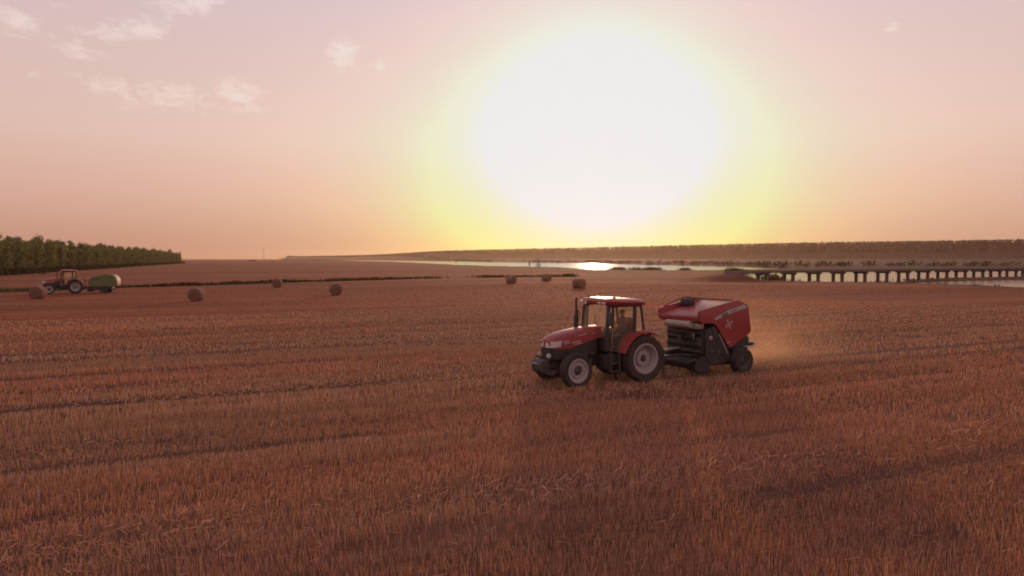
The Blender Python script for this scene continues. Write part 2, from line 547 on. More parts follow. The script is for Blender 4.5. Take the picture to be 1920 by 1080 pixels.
BA = np.array(G(1487, 529, WATER_Z)); BB = np.array(G(1905, 519.6, WATER_Z))
bdir = (BB - BA) / np.linalg.norm(BB - BA)
SPAN = np.linalg.norm(BB - BA) / 11.0
bnor = np.array([-bdir[1], bdir[0]])
_b0 = BA - bdir * (2 * SPAN + .6) + bnor * 1.05
BR_RAMP = [tuple(_b0), tuple(_b0 - bdir * 40)]
def terrain(x, y):
    """height of the land and distance (m) to the water's edge"""
    dist = np.hypot(x, y)
    wob = (fbm(x * 0.05, y * 0.05, 3) - 0.5) * 6 * sstep(60, 300, dist) + (fbm(x * 0.012, y * 0.012, 9) - 0.5) * 22 * sstep(200, 700, dist)
    sd = np.full(x.shape, 1e6)
    for pl in (river_a, river_b, river_c):
        sd = np.minimum(sd, seg_dist(x, y, pl, True))
    sd = sd + wob * 0.45
    w = 3.0 + 0.012 * dist
    bank = sstep(-w, w, sd)
    z = (fbm(x * 0.02, y * 0.02, 5) - 0.5) * 0.25 * sstep(40, 200, dist)
    z = z * sstep(0, 30, sd) + (bank - 1.0) * 1.0        # -0.5 at the water's edge
    # the terrace beyond the river: rises from its foot to the wooded edge
    d_r = seg_dist(x, y, rid[:, :2])
    beyond = np.zeros(x.shape, bool)
    # behind the ridge line when farther than the line in its own bearing
    th = np.arctan2(x, y)
    rth = np.arctan2(rid[:, 0], rid[:, 1])
    o = np.argsort(rth)
    rd = np.interp(th, rth[o], np.hypot(rid[:, 0], rid[:, 1])[o])
    rh = np.interp(th, rth[o], rid[:, 2][o])
    endfade = sstep(rth.min() - 0.012, rth.min() + 0.004, th)
    rise = np.where(dist > rd, 1.0, sstep(150, 0, d_r)) * endfade
    z = z + rise * (rh - TREE_H + 1.0)
    z = z + 1.25 * sstep(6.5, 1.4, seg_dist(x, y, BR_RAMP)) * sstep(15, 1, np.hypot(x - BR_RAMP[0][0], y - BR_RAMP[0][1]))
    low = sstep(520, 190, d_r) * endfade * sstep(10, 60, sd)
    z = z + low * 3.4
    return z, sd, rise, low

# polar tessellation, fine in front, coarse behind
ang_f = np.arange(-48, 48.01, 0.16)
ang_c = np.arange(51, 309.1, 3.0)
ANG = np.radians(np.concatenate([ang_f, ang_c]))
RAD = np.concatenate([np.linspace(0.8, 12, 12), np.geomspace(13, 5000, 290)])
aa, rr = np.meshgrid(ANG, RAD)
gx = rr * np.sin(aa); gy = rr * np.cos(aa)
gz, gsd, grise, glow_ = terrain(gx, gy)
gu, gv = uv_of(gx, gy)
dist = rr
# land cover colours (linear)
SOIL = np.array([0.130, 0.056, 0.037])
STRAW = np.array([0.225, 0.074, 0.036])
PALE = np.array([0.235, 0.074, 0.035])
MARSH = np.array([0.165, 0.056, 0.026])
GREEN = np.array([0.062, 0.052, 0.026])
SCRUB = np.array([0.075, 0.034, 0.020])
def lerp(a, b, t):
    return a + (b - a) * t[..., None]
canopy = sstep(38, 75, dist)
vb = gv + (fbm(gu * 0.03, gv * 0.03, 21) - 0.5) * 3
pale = sstep(56.2, 58.0, vb)
gc = lerp(np.broadcast_to(SOIL, gx.shape + (3,)), STRAW, np.maximum(canopy, pale))
gc = lerp(gc, PALE, pale * (0.55 + 0.45 * sstep(0.35, 0.65, vnoise(gu * 0.01, gv * 0.11, 4))))
bandn = vnoise(gu * 0.006, gv * 0.065, 33)
gc = lerp(gc, STRAW * 0.72, sstep(0.5, 0.8, bandn) * pale * 0.9)
dd = seg_dist(gx, gy, ditch)
gc = lerp(gc, MARSH, sstep(160, 260, dist + 60 * (vnoise(gu * 0.01, gv * 0.03, 8) - .5)) * 0.65 * sstep(-0.25, 0.05, gx / np.maximum(gy, 1)))
gc = lerp(gc, PALE * 0.95, np.exp(-((dd - 4.2) / 1.6) ** 2) * 0.7)
gw = 1.0 + 1.3 * sstep(-52, -62, gx)
gc = lerp(gc, GREEN * 1.5, sstep(2.4, 1.2, dd / gw) * (0.25 + 0.6 * sstep(.25, .5, vnoise(gx * .09, gy * .09, 19))))
gc = lerp(gc, MARSH * 0.7, sstep(14, 2, gsd) * sstep(70, 120, dist))
gc = lerp(gc, SCRUB, np.maximum(sstep(0.0, 0.3, glow_), sstep(250, 320, dist) * sstep(.27, .33, gx / np.maximum(gy, 1)) * (gy > 0)))
gc = lerp(gc, PALE * 0.6, sstep(0.985, 1.0, glow_) * sstep(0.02, 0.0, grise))
gc = lerp(gc, np.array([0.100, 0.033, 0.018]), sstep(0.02, 0.2, grise))
gc = lerp(gc, MARSH * 0.8, sstep(14, 4, np.hypot(gx - BR_RAMP[0][0], gy - BR_RAMP[0][1])))
verts = np.stack([gx, gy, gz], -1).reshape(-1, 3)
na, nr = len(ANG), len(RAD)
ia, ir = np.meshgrid(np.arange(na), np.arange(nr - 1))
i0 = ir * na + ia; i1 = ir * na + (ia + 1) % na
quads = np.stack([i0, i1, i1 + na, i0 + na], -1).reshape(-1, 4)
cap = np.array([[k, (k + 1) % na] for k in range(na)])
me = np_mesh('ground', verts, quads[:, ::-1], gc.reshape(-1, 3), smooth=True)
ground = link_mesh('ground', me, M['ground'])
tag(ground, 'harvested field with flat marshland and a wooded terrace behind it', kind='structure')
# the little disc under the camera
a2 = np.arange(na)
ctr = np.array([[0, 0, 0.0]]); ring = verts[:na]
fan = np.stack([np.zeros(na, int), 1 + (a2 + 1) % na, 1 + a2], -1)
disc = link_mesh('ground', np_mesh('ground_patch', np.concatenate([ctr, ring]), fan, np.broadcast_to(SOIL, (na + 1, 3))), M['ground'])
tag(disc, 'small patch of bare soil', kind='structure')

def gz_at(x, y):
    z, _, _, _ = terrain(np.array([float(x)]), np.array([float(y)]))
    return float(z[0])

mb = MB(); mb.bm.faces.new([mb.bm.verts.new(p) for p in [(-2600, 60, WATER_Z), (900, 60, WATER_Z), (900, 4900, WATER_Z), (-2600, 4900, WATER_Z)]])
water = mb.build('river_water', M['water'], smooth=0)
tag(water, 'still shallow river reflecting the low sun', kind='structure')

# ------------------------------------------------------------------ stubble
# wheel tracks and cut edges in row coordinates: (v, half width, u from, u to, strength)
U0, V0 = uv_of(3.95, 24.96)
TRACKS = [(23.4, 0.30, -60, 7.5, 1.0), (22.0, 0.26, U0 + 0.2, 90, 0.95), (20.2, 0.26, U0 + 0.2, 90, 0.95), (12.6, 0.26, 8.5, 60, 0.48),
          (9.2, 0.30, 9, 60, 0.55), (13.2, 0.22, -60, -1.5, 0.85), (16.6, 0.18, -60, 3, 0.5), (18.6, 0.16, -60, -4, 0.45), (26.4, 0.22, -60, 2, 0.5),
          (29.2, 0.22, -70, 6, 0.55), (31.0, 0.18, -70, -12, 0.5), (34.0, 0.28, -20, 70, 0.5), (37.0, 0.22, -90, 10, 0.5), (39.0, 0.2, 10, 80, 0.5),
          (42.5, 0.3, -90, 40, 0.45), (46.0, 0.35, -60, 80, 0.5), (51.5, 0.35, -90, 10, 0.4), (17.0, 0.2, 12, 60, 0.55), (25.2, .2, 16, 70, .5), (28.0, .25, 14, 70, .5)]
def track_at(u, v):
    t = np.zeros(u.shape)
    wv = v + (vnoise(u * 0.12, u * 0 + 3.3, 41) - 0.5) * 0.7 + (vnoise(u * 0.7, u * 0 + 1.3, 43) - 0.5) * 0.30 + (vnoise(u * 2.1, v * 2.1, 47) - 0.5) * 0.28
    for tv, hw, ua, ub, s in TRACKS:
        hw = hw * 1.55
        gap = 0.35 + 0.65 * sstep(0.3, 0.5, vnoise(u * 0.35, u * 0 + tv, 51))
        t = np.maximum(t, s * gap * np.exp(-((wv - tv) / hw) ** 2 * 1.2) * sstep(ua - .6, ua + .6, u) * sstep(ub + 3, ub - 3, u))
    return t
WINDROWS = [(11.4, 0.75, -60, 4), (11.0, 0.6, 4, 18), (22.9, 0.45, -2, 12), (17.6, 0.5, -8, 7), (19.0, .5, 6, 14)]
def windrow_at(u, v):
    t = np.zeros(u.shape)
    wv = v + (vnoise(u * 0.2, u * 0 + 9.3, 61) - 0.5) * 1.0
    for tv, hw, ua, ub in WINDROWS:
        t = np.maximum(t, np.exp(-((wv - tv) / hw) ** 2) * sstep(ua - 1, ua + 1, u) * sstep(ub + 1, ub - 1, u))
    return t * (0.4 + 0.6 * sstep(0.3, 0.6, vnoise(u * 0.5, v * 0.8, 63)))

def sample_sector(r0, r1, dens, half=44):
    area = R(2 * half) / 2 * (r1 * r1 - r0 * r0)
    n = int(area * dens)
    r = np.sqrt(RNG.uniform(r0 * r0, r1 * r1, n)); a = np.radians(RNG.uniform(-half, half, n))
    return r * np.sin(a), r * np.cos(a)

STEM_COLS = np.array([[0.64, 0.300, 0.160], [0.70, 0.360, 0.205], [0.57, 0.245, 0.125], [0.75, 0.42, 0.265], [0.52, 0.24, 0.140]])
def stems(x, y, width, hbase):
    n = len(x)
    u, v = uv_of(x, y)
    # weak drilling rows 0.18 m apart
    rowp = np.round(v / 0.18) * 0.18
    v = np.where(RNG.random(n) < 0.65, rowp + RNG.normal(0, 0.025, n), v)
    x = u * cR - v * sR; y = u * sR + v * cR
    tr = track_at(u, v); wr = windrow_at(u, v)
    patch = 0.5 * fbm(u * 0.05, v * 0.35, 71) + 0.5 * fbm(u * 0.035, v * 1.4, 73); fine = fbm(u * 0.7, v * 1.6, 77)
    h = hbase * (0.30 + 1.30 * patch) * (0.70 + 0.55 * fine) * RNG.uniform(0.65, 1.2, n) * (1 - 0.9 * tr) * (1 - 0.35 * wr)
    keep = RNG.random(n) > np.clip(tr * 1.0 + 0.45 * sstep(0.58, 0.74, fbm(u * 0.4, v * 1.2, 83)) + 0.35 * sstep(0.52, 0.7, fbm(u * 0.03, v * 1.1, 85)), 0, 0.985)
    x, y, u, v, h, tr, wr, patch, fine = (q[keep] for q in (x, y, u, v, h, tr, wr, patch, fine))
    n = len(x)
    yaw = RNG.uniform(0, 2 * math.pi, n)
    la = RNG.uniform(0, 2 * math.pi, n)
    lean = np.abs(RNG.normal(0, 0.20, n)) + 0.35 * wr + 0.5 * tr
    bx = (fbm(x * 0.3, y * 0.3, 91) - 0.5) * 0.9
    tx = np.cos(la) * lean * h + bx * h * 0.6; ty = np.sin(la) * lean * h
    wx = np.cos(yaw) * width * RNG.uniform(0.7, 1.3, n) / 2; wy = np.sin(yaw) * width / 2
    zb = np.zeros(n) - 0.01
    V = np.empty((n, 4, 3), np.float32)
    V[:, 0] = np.stack([x - wx, y - wy, zb], -1); V[:, 1] = np.stack([x + wx, y + wy, zb], -1)
    V[:, 2] = np.stack([x + wx * .8 + tx, y + wy * .8 + ty, h], -1); V[:, 3] = np.stack([x - wx * .8 + tx, y - wy * .8 + ty, h], -1)
    ci = RNG.choice(5, n, p=[.32, .22, .24, .08, .14])
    c = STEM_COLS[ci] * np.array([0.84, 0.87, 0.94]) * RNG.uniform(0.8, 1.2, n)[:, None]
    # greyer, older straw in patches, redder in others
    c = c * (0.80 + 0.45 * fbm(u * 0.03, v * 0.9, 99))[:, None]
    gpatch = sstep(0.45, 0.65, fbm(u * 0.05 + 7, v * 0.18, 97))[:, None]
    c = c * (1 - gpatch) + gpatch * (c * np.array([0.90, 1.03, 1.08]))
    c = np.repeat(c[:, None, :], 4, 1)
    return V.reshape(-1, 3), c.reshape(-1, 3)

allv, allc = [], []
for r0, r1, dens, wd, hb in [(4.5, 12, 800, 0.0056, 0.155), (12, 21, 600, 0.0075, 0.15), (21, 34, 250, 0.0135, 0.145), (34, 52, 80, 0.027, 0.125), (52, 78, 24, 0.058, 0.09)]:
    x, y = sample_sector(r0, r1, dens)
    u, v = uv_of(x, y)
    ok = v + (fbm(u * 0.03, v * 0.03, 21) - 0.5) * 3 < 57.2
    V, c = stems(x[ok], y[ok], wd, hb)
    allv.append(V); allc.append(c)
x, y = sample_sector(56, 120, 8.0)
u, v = uv_of(x, y)
ok = (v + (fbm(u * 0.03, v * 0.03, 21) - 0.5) * 3 > 57.2) & (seg_dist(x, y, ditch) > 2)
V, c = stems(x[ok], y[ok], 0.055, 0.075)
allv.append(V); allc.append(c * np.array([0.66, 0.58, 0.55]))
V = np.concatenate(allv); c = np.concatenate(allc)
F = np.arange(len(V), dtype=np.int32).reshape(-1, 4)
st = link_mesh('stubble', np_mesh('stubble', V, F, c), M['stem'])
tag(st, 'reddish cut straw stubble standing all over the near field', 'stubble', kind='stuff')

# loose straw lying on the stubble
x, y = sample_sector(4.5, 42, 46)
u, v = uv_of(x, y)
wr = windrow_at(u, v); tr = track_at(u, v)
keep = RNG.random(len(x)) < np.clip(0.06 + 0.9 * wr, 0, 1)
x, y, wr, tr = x[keep], y[keep], wr[keep], tr[keep]
n = len(x)
yaw = RNG.normal(ROW, 0.9, n); L = RNG.uniform(0.07, 0.22, n)
dx = np.cos(yaw) * L; dy = np.sin(yaw) * L
z0 = 0.02 + RNG.uniform(0.0, 0.17, n) * (0.4 + wr); z1 = z0 + RNG.normal(0, 0.06, n); z1 = np.maximum(z1, 0.01)
wd = 0.0028 + 0.00028 * np.hypot(x, y)
nx = -np.sin(yaw) * wd; ny = np.cos(yaw) * wd
V = np.empty((n, 4, 3), np.float32)
V[:, 0] = np.stack([x - nx, y - ny, z0], -1); V[:, 1] = np.stack([x + nx, y + ny, z0 + wd * .6], -1)
V[:, 2] = np.stack([x + dx + nx, y + dy + ny, z1 + wd * .6], -1); V[:, 3] = np.stack([x + dx - nx, y + dy - ny, z1], -1)
c = np.repeat((STEM_COLS[RNG.choice(5, n)] * RNG.uniform(0.85, 1.15, n)[:, None])[:, None], 4, 1).reshape(-1, 3)
ls = link_mesh('loose_straw', np_mesh('loose_straw', V.reshape(-1, 3), np.arange(4 * n).reshape(-1, 4), c), M['stem'])
tag(ls, 'loose pale straw lying in rows over the stubble', 'straw', kind='stuff')

# ------------------------------------------------------------------ grass along the ditch and reeds at the water
def tufts(pts, h, w, cols, spread=0.3):
    """blades fanned out of each point"""
    Vs, Cs = [], []
    pts = np.asarray(pts, float)
    n = len(pts)
    for k in range(5):
        yaw = RNG.uniform(0, 2 * math.pi, n); la = RNG.uniform(0, 2 * math.pi, n)
        hh = h * RNG.uniform(0.5, 1.2, n) * pts[:, 3]
        ww = w * RNG.uniform(0.6, 1.3, n)
        bx = pts[:, 0] + RNG.normal(0, spread, n); by = pts[:, 1] + RNG.normal(0, spread, n)
        tx = np.cos(la) * hh * 0.25; ty = np.sin(la) * hh * 0.25
        V = np.empty((n, 4, 3), np.float32)
        V[:, 0] = np.stack([bx - np.cos(yaw) * ww, by - np.sin(yaw) * ww, pts[:, 2] - .03], -1)
        V[:, 1] = np.stack([bx + np.cos(yaw) * ww, by + np.sin(yaw) * ww, pts[:, 2] - .03], -1)
        V[:, 2] = np.stack([bx + tx + np.cos(yaw) * ww * .35, by + ty + np.sin(yaw) * ww * .35, pts[:, 2] + hh], -1)
        V[:, 3] = np.stack([bx + tx - np.cos(yaw) * ww * .35, by + ty - np.sin(yaw) * ww * .35, pts[:, 2] + hh], -1)
        c = np.asarray(cols)[RNG.choice(len(cols), n)] * RNG.uniform(0.7, 1.25, n)[:, None]
        Vs.append(V.reshape(-1, 3)); Cs.append(np.repeat(c[:, None], 4, 1).reshape(-1, 3))
    V = np.concatenate(Vs); return V, np.arange(len(V)).reshape(-1, 4), np.concatenate(Cs)

dp = []
for (ax, ay), (bx, by) in zip(ditch, ditch[1:]):
    L = math.hypot(bx - ax, by - ay)
    for k in range(int(L * (9 if ax > -60 else 22))):
        t = random.random(); o = random.gauss(0, 0.9 if ax > -60 else 1.8)
        x, y = ax + (bx - ax) * t - (by - ay) / L * o, ay + (by - ay) * t + (bx - ax) / L * o
        s = 0.5 + 0.9 * float(vnoise(np.array([x * 0.22]), np.array([y * 0.22]), 15)[0])
        if x / y > -0.12: s *= 1.25
        if vnoise(np.array([x * 0.09]), np.array([y * 0.09]), 19)[0] > 0.16: dp.append((x, y, 0.0, s))
dp = np.array(dp); dp[:, 2] = terrain(dp[:, 0], dp[:, 1])[0]
Vd, Fd, Cd = tufts(dp, 0.40, 0.11, [(0.075, 0.058, 0.026), (0.10, 0.066, 0.032), (0.13, 0.07, 0.038), (0.065, 0.045, 0.026)])
lf = Vd[:, 0] < -57
Cd[lf] = Cd[lf] * np.array([1.15, 1.75, 1.3])
o = link_mesh('ditch_grass', np_mesh('ditch_grass', Vd, Fd, Cd), M['leaf'])
tag(o, 'dark green rough grass lining the ditch across the field', 'grass', kind='stuff')

rp = []
bank_lines = [river_a[12:27], river_b[8:15] + river_b[:2], river_c[6:9] + river_c[:2], river_a[1:13]]
for bi, line in enumerate(bank_lines):
    for (ax, ay), (bx, by) in zip(line, line[1:]):
        L = math.hypot(bx - ax, by - ay)
        for k in range(min(int(L * 1.2), 500)):
            t = random.random(); o = random.gauss(0, 2.5)
            x, y = ax + (bx - ax) * t - (by - ay) / (L + 1e-6) * o, ay + (by - ay) * t + (bx - ax) / (L + 1e-6) * o
            s = float(vnoise(np.array([x * 0.08]), np.array([y * 0.08]), 25)[0])
            if s > 0.42: rp.append((x, y, 0.0, s * (1.0 if bi else 1.2)))
# reed islets where the glitter ends
for px, py, k, spx in [(1160, 506.5, 150, 14), (1222, 507.5, 260, 15), (1285, 508.6, 90, 8), (1190, 507, 60, 10), (1450, 524, 60, 10), (1380, 512, 160, 14)]:
    cx, cy = G(px, py, WATER_Z)
    for _ in range(k):
        rp.append((cx + random.gauss(0, spx * cy / FPX * .5), cy + random.gauss(0, 3.0), 0.0, random.uniform(1.2, 2.6)))
rp = np.array(rp); rp[:, 2] = np.maximum(terrain(rp[:, 0], rp[:, 1])[0], WATER_Z - 0.05)
Vr, Fr, Cr = tufts(rp, 0.55, 0.09, [(0.075, 0.045, 0.025), (0.10, 0.06, 0.033), (0.055, 0.035, 0.02)], 0.6)
o = link_mesh('reeds', np_mesh('reeds', Vr, Fr, Cr), M['leaf'])
tag(o, 'brown reeds growing along the edges of the river', 'reeds', kind='stuff')

# ------------------------------------------------------------------ bushes and trees
def clump_mesh(name, n, rx, ry, zlo, zhi, leaf, cols, seed, taper='oval', inner=0.25):
    """leaf-sized faces spread through a crown's volume, thicker in clumps"""
    g = np.random.default_rng(seed)
    nc = max(6, n // 45)
    cz = g.uniform(0, 1, nc); ca = g.uniform(0, 2 * math.pi, nc); cr = np.sqrt(g.uniform(inner, 1, nc))
    if taper == 'oval': pr = np.sin(np.clip(cz * 0.86 + 0.12, 0, 1) * math.pi) ** 0.6
    elif taper == 'dome': pr = np.sqrt(np.clip(1 - cz ** 2, 0.05, 1))
    else: pr = np.clip(1.05 - cz, 0.05, 1)
    C = np.stack([np.cos(ca) * cr * pr * rx, np.sin(ca) * cr * pr * ry, zlo + cz * (zhi - zlo)], -1)
    ci = g.integers(0, nc, n)
    sp = 0.30 * min(rx, ry)
    P = C[ci] + g.normal(0, 1, (n, 3)) * np.array([sp, sp, sp * 1.25])
    a = g.normal(0, 1, (n, 3)); a /= np.linalg.norm(a, axis=1)[:, None]
    b = np.cross(a, g.normal(0, 1, (n, 3))); b /= np.linalg.norm(b, axis=1)[:, None]
    s = leaf * g.uniform(0.6, 1.3, n)[:, None]
    V = np.stack([P - a * s, P - b * s * .6, P + a * s, P + b * s * .6], 1).reshape(-1, 3)
    shade = g.uniform(0.75, 1.25, nc)[ci][:, None]
    c = np.asarray(cols)[g.integers(0, len(cols), n)] * shade * g.uniform(0.8, 1.2, (n, 1))
    return np_mesh(name, V, np.arange(4 * n).reshape(-1, 4), np.repeat(c[:, None], 4, 1).reshape(-1, 3))

m, nt, out = new_mat('bark')
tc = nt.new('ShaderNodeTexCoord'); p = nt.new('ShaderNodeBsdfPrincipled')
nt.put(p.inputs['Base Color'], nt.mix(nt.noise(nt.mapping(tc.outputs['Object'], scale=(6, 6, 1)), 2, 4), (0.05, 0.035, 0.025, 1), (0.13, 0.095, 0.07, 1)))
p.inputs['Roughness'].default_value = 0.95
nt.l.new(p.outputs[0], out.inputs[0])
M['bark'] = m

GREENS = [(0.225, 0.220, 0.082), (0.190, 0.180, 0.072), (0.262, 0.250, 0.090), (0.175, 0.145, 0.072)]
tree_protos = []
for k in range(6):
    hgt = [9.0, 9.8, 8.4, 10.2, 9.4, 8.8][k]
    mb = MB()
    pts = [(0, 0, -0.15)] + [(random.gauss(0, .06) * i, random.gauss(0, .06) * i, hgt * i / 6 * 0.9) for i in range(1, 7)]
    mb.tube(pts, 0.15, 7, 0.03)
    for q in range(9):
        z = hgt * random.uniform(0.2, 0.75); a = random.uniform(0, 6.28); L = random.uniform(0.7, 1.4)
        mb.tube([(0, 0, z), (math.cos(a) * L * .6, math.sin(a) * L * .6, z + L * .5), (math.cos(a) * L, math.sin(a) * L, z + L * 1.1)], 0.045, 5, 0.015)
    tm = mb.mesh('trunk'); tm.materials.append(M['bark'])
    cm = clump_mesh('crown', 620, 1.15 + .25 * (k % 3), 1.25, hgt * 0.13, hgt, 0.26, GREENS, 100 + k)
    cm.materials.append(M['leaf'])
    tree_protos.append((tm, cm))

LINE_A, LINE_B = np.array([-131.0, 187.0]), np.array([-303.0, 668.0])
dirn = (LINE_B - LINE_A) / np.linalg.norm(LINE_B - LINE_A)
perp = np.array([-dirn[1], dirn[0]])      # away from the field
if perp[0] > 0: perp = -perp
def put_tree(k, x, y, s, label, sz=1.0):
    t = empty('tree', (x, y, gz_at(x, y)), random.uniform(0, 6.28))
    t.scale = (s, s, s * sz)
    tm, cm = tree_protos[k]
    for nm, me in (('trunk', tm), ('crown', cm)):
        c = bpy.data.objects.new(nm, me); COL.objects.link(c); c.parent = t
    tag(t, label, 'tree', 'trees of the plantation beside the field')
    return t
TL = 'slender leafy green tree in the dense plantation along the field edge'
TL2 = 'slender leafy green tree standing in the inner rows of the plantation'
s = -75.0
nt_ = 0
while s < 512:
    q = LINE_A + dirn * (s + random.uniform(-.6, .6)) + perp * random.uniform(-.8, .8)
    put_tree(random.randrange(6), q[0], q[1], random.uniform(0.80, 1.02), TL, random.uniform(.86, 1.10)); nt_ += 1
    s += 2.6 + max(0, s) * 0.0035
s = -75.0
while s < 512:
    q = LINE_A + dirn * (s + random.uniform(-.9, .9)) + perp * random.uniform(3.4, 5.2)
    put_tree(random.randrange(6), q[0], q[1], random.uniform(0.86, 1.06), TL2, random.uniform(.9, 1.14)); nt_ += 1
    s += 4.6 + max(0, s) * 0.007
# everything deeper in the plantation reads as one mass
Vs, Cs = [], []
cmv = []
for tm, cm in tree_protos:
    n = len(cm.vertices); a = np.empty(n * 3, np.float32); cm.vertices.foreach_get('co', a)
    cc_ = np.empty(n * 4, np.float32); cm.attributes['Col'].data.foreach_get('color', cc_)
    cmv.append((a.reshape(-1, 3), cc_.reshape(-1, 4)[:, :3]))
s = -75.0
while s < 512:
    for row in (8, 12, 17, 23, 30):
        q = LINE_A + dirn * (s + random.uniform(-1.5, 1.5)) + perp * (row + random.uniform(-1.2, 1.2))
        a, cc_ = cmv[random.randrange(6)]
        sc = random.uniform(0.9, 1.15)
        Vs.append(a * np.array([sc * 1.2, sc * 1.2, sc * random.uniform(.92, 1.06)]) + np.array([q[0], q[1], gz_at(q[0], q[1])])); Cs.append(cc_)
    s += 5.5 + max(0, s) * 0.012
V = np.concatenate(Vs)
o = link_mesh('plantation', np_mesh('plantation', V, np.arange(len(V)).reshape(-1, 4), np.concatenate(Cs)), M['leaf'])
tag(o, 'deep mass of green trees behind the front rows of the plantation', 'woodland', kind='stuff')
# undergrowth at the foot of the plantation
up = []
for _ in range(5200):
    q = LINE_A + dirn * random.uniform(-75, 512) + perp * random.gauss(0.5, 2.2)
    up.append((q[0], q[1], gz_at(q[0], q[1]) if False else 0.0, random.uniform(.5, 1.3)))
up = np.array(up); up[:, 2] = terrain(up[:, 0], up[:, 1])[0]
Vu, Fu, Cu = tufts(up, 1.3, 0.22, [(0.055, 0.05, 0.024), (0.08, 0.06, 0.03), (0.05, 0.038, 0.022)], 0.5)
o = link_mesh('undergrowth', np_mesh('undergrowth', Vu, Fu, Cu), M['leaf'])
tag(o, 'low dark undergrowth along the foot of the plantation', 'undergrowth', kind='stuff')

# far woodland on the edge of the terrace: low crowns by the thousand
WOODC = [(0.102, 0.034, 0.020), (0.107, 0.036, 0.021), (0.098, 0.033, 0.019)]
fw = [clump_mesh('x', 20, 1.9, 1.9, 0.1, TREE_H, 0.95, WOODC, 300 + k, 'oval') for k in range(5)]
fwv = []
for cm in fw:
    n = len(cm.vertices); a = np.empty(n * 3, np.float32); cm.vertices.foreach_get('co', a)
    cc_ = np.empty(n * 4, np.float32); cm.attributes['Col'].data.foreach_get('color', cc_)
    fwv.append((a.reshape(-1, 3), cc_.reshape(-1, 4)[:, :3])); bpy.data.meshes.remove(cm)
P = []
for (ax, ay, ah), (bx, by, bh) in zip(ridge, ridge[1:]):
    L = math.hypot(bx - ax, by - ay)
    n = int(L * 42 / (5 + 0.006 * (ay + by) / 2))
    for k in range(n):
        t = random.random()
        cx, cy = ax + (bx - ax) * t, ay + (by - ay) * t
        dn_ = math.hypot(cx, cy)
        off = random.uniform(-95, 28) if random.random() < .8 else random.uniform(-5, 8)
        P.append((cx + cx / dn_ * off, cy + cy / dn_ * off))
P = np.array(P)
Pz = terrain(P[:, 0], P[:, 1])[0]
Vs, Cs = [], []
for (x, y), z in zip(P, Pz):
    a, cc_ = fwv[random.randrange(5)]
    sc = random.uniform(.78, .98) + (.15 if random.random() < .08 else 0)
    Vs.append(a * np.array([sc, sc, sc]) + np.array([x, y, z - .8])); Cs.append(cc_)
V = np.concatenate(Vs)
o = link_mesh('far_woodland', np_mesh('far_woodland', V, np.arange(len(V)).reshape(-1, 4), np.concatenate(Cs)), M['leaf'])
tag(o, 'hazy dark woodland along the terrace beyond the river', 'woodland', kind='stuff')

# scrub belt on the far bank of the river
sc_m = clump_mesh('x', 46, 2.2, 2.2, 0.2, 2.6, 0.55, [(0.075, 0.036, 0.021), (0.085, 0.040, 0.023), (0.065, 0.033, 0.019)], 400, 'dome')
n = len(sc_m.vertices); a = np.empty(n * 3, np.float32); sc_m.vertices.foreach_get('co', a); a = a.reshape(-1, 3)
cc_ = np.empty(n * 4, np.float32); sc_m.attributes['Col'].data.foreach_get('color', cc_); cc_ = cc_.reshape(-1, 4)[:, :3]
bpy.data.meshes.remove(sc_m)
Vs, Cs = [], []
for (ax, ay), (bx, by) in list(zip(river_a[1:13], river_a[2:13])) + list(zip([G(1470, 502), G(1700, 500.5), G(1950, 500)], [G(1700, 500.5), G(1950, 500), G(2300, 500)])):
    L = math.hypot(bx - ax, by - ay)
    for k in range(min(int(L / 1.8), 300)):
        t = random.random()
        off = abs(random.gauss(0, 45)) + 6
        cx, cy = ax + (bx - ax) * t, ay + (by - ay) * t
        dn_ = math.hypot(cx, cy); x, y = cx + cx / dn_ * off, cy + cy / dn_ * off
        if vnoise(np.array([x * .02]), np.array([y * .02]), 5)[0] < 0.22: continue
        sc = random.uniform(.4, 1.0)
        Vs.append(a * np.array([sc, sc, sc * random.uniform(.6, 1.1)]) + np.array([x, y, gz_at(x, y) - .1])); Cs.append(cc_)
V = np.concatenate(Vs)
o = link_mesh('bank_scrub', np_mesh('bank_scrub', V, np.arange(len(V)).reshape(-1, 4), np.concatenate(Cs)), M['leaf'])
tag(o, 'low brown scrub covering the far bank of the river', 'scrub', kind='stuff')

def bush(px, py, z, w, h, label, seed, taper='dome'):
    x, y = G(px, py, z)
    b = empty('bush', (x, y, gz_at(x, y)))
    cm = clump_mesh('foliage', 240, w / 2, w / 2, h * .08, h, 0.16, [(0.04, 0.03, 0.018), (0.055, 0.04, 0.02)], seed, taper); cm.materials.append(M['leaf'])
    link_mesh('foliage', cm, None, b)
    mb = MB(); mb.tube([(0, 0, -.2), (.05, .03, h * .5), (0, .05, h * .85)], .07, 6, .02)
    for q in range(5):
        t = q * 1.3; mb.tube([(0, 0, h * .15), (math.cos(t) * w * .2, math.sin(t) * w * .2, h * .4), (math.cos(t) * w * .33, math.sin(t) * w * .33, h * .7)], .04, 5, .012)
    mb.build('stem', M['bark'], b)
    tag(b, label, 'bush')
bush(992.5, 501.6, 0, 1.1, 2.6, 'thin pointed dark bush standing against the bright water', 501, 'cone')
bush(1011, 501.8, 0, 2.7, 2.7, 'round dark bush standing against the bright water', 502)
bush(855.5, 492.5, WATER_Z, 1.8, 3.4, 'tiny dark bush by the narrow far reach of river', 503)
bush(524, 489.0, 0, 3.2, 6.0, 'lone small tree-like bush on the far flat horizon', 504)

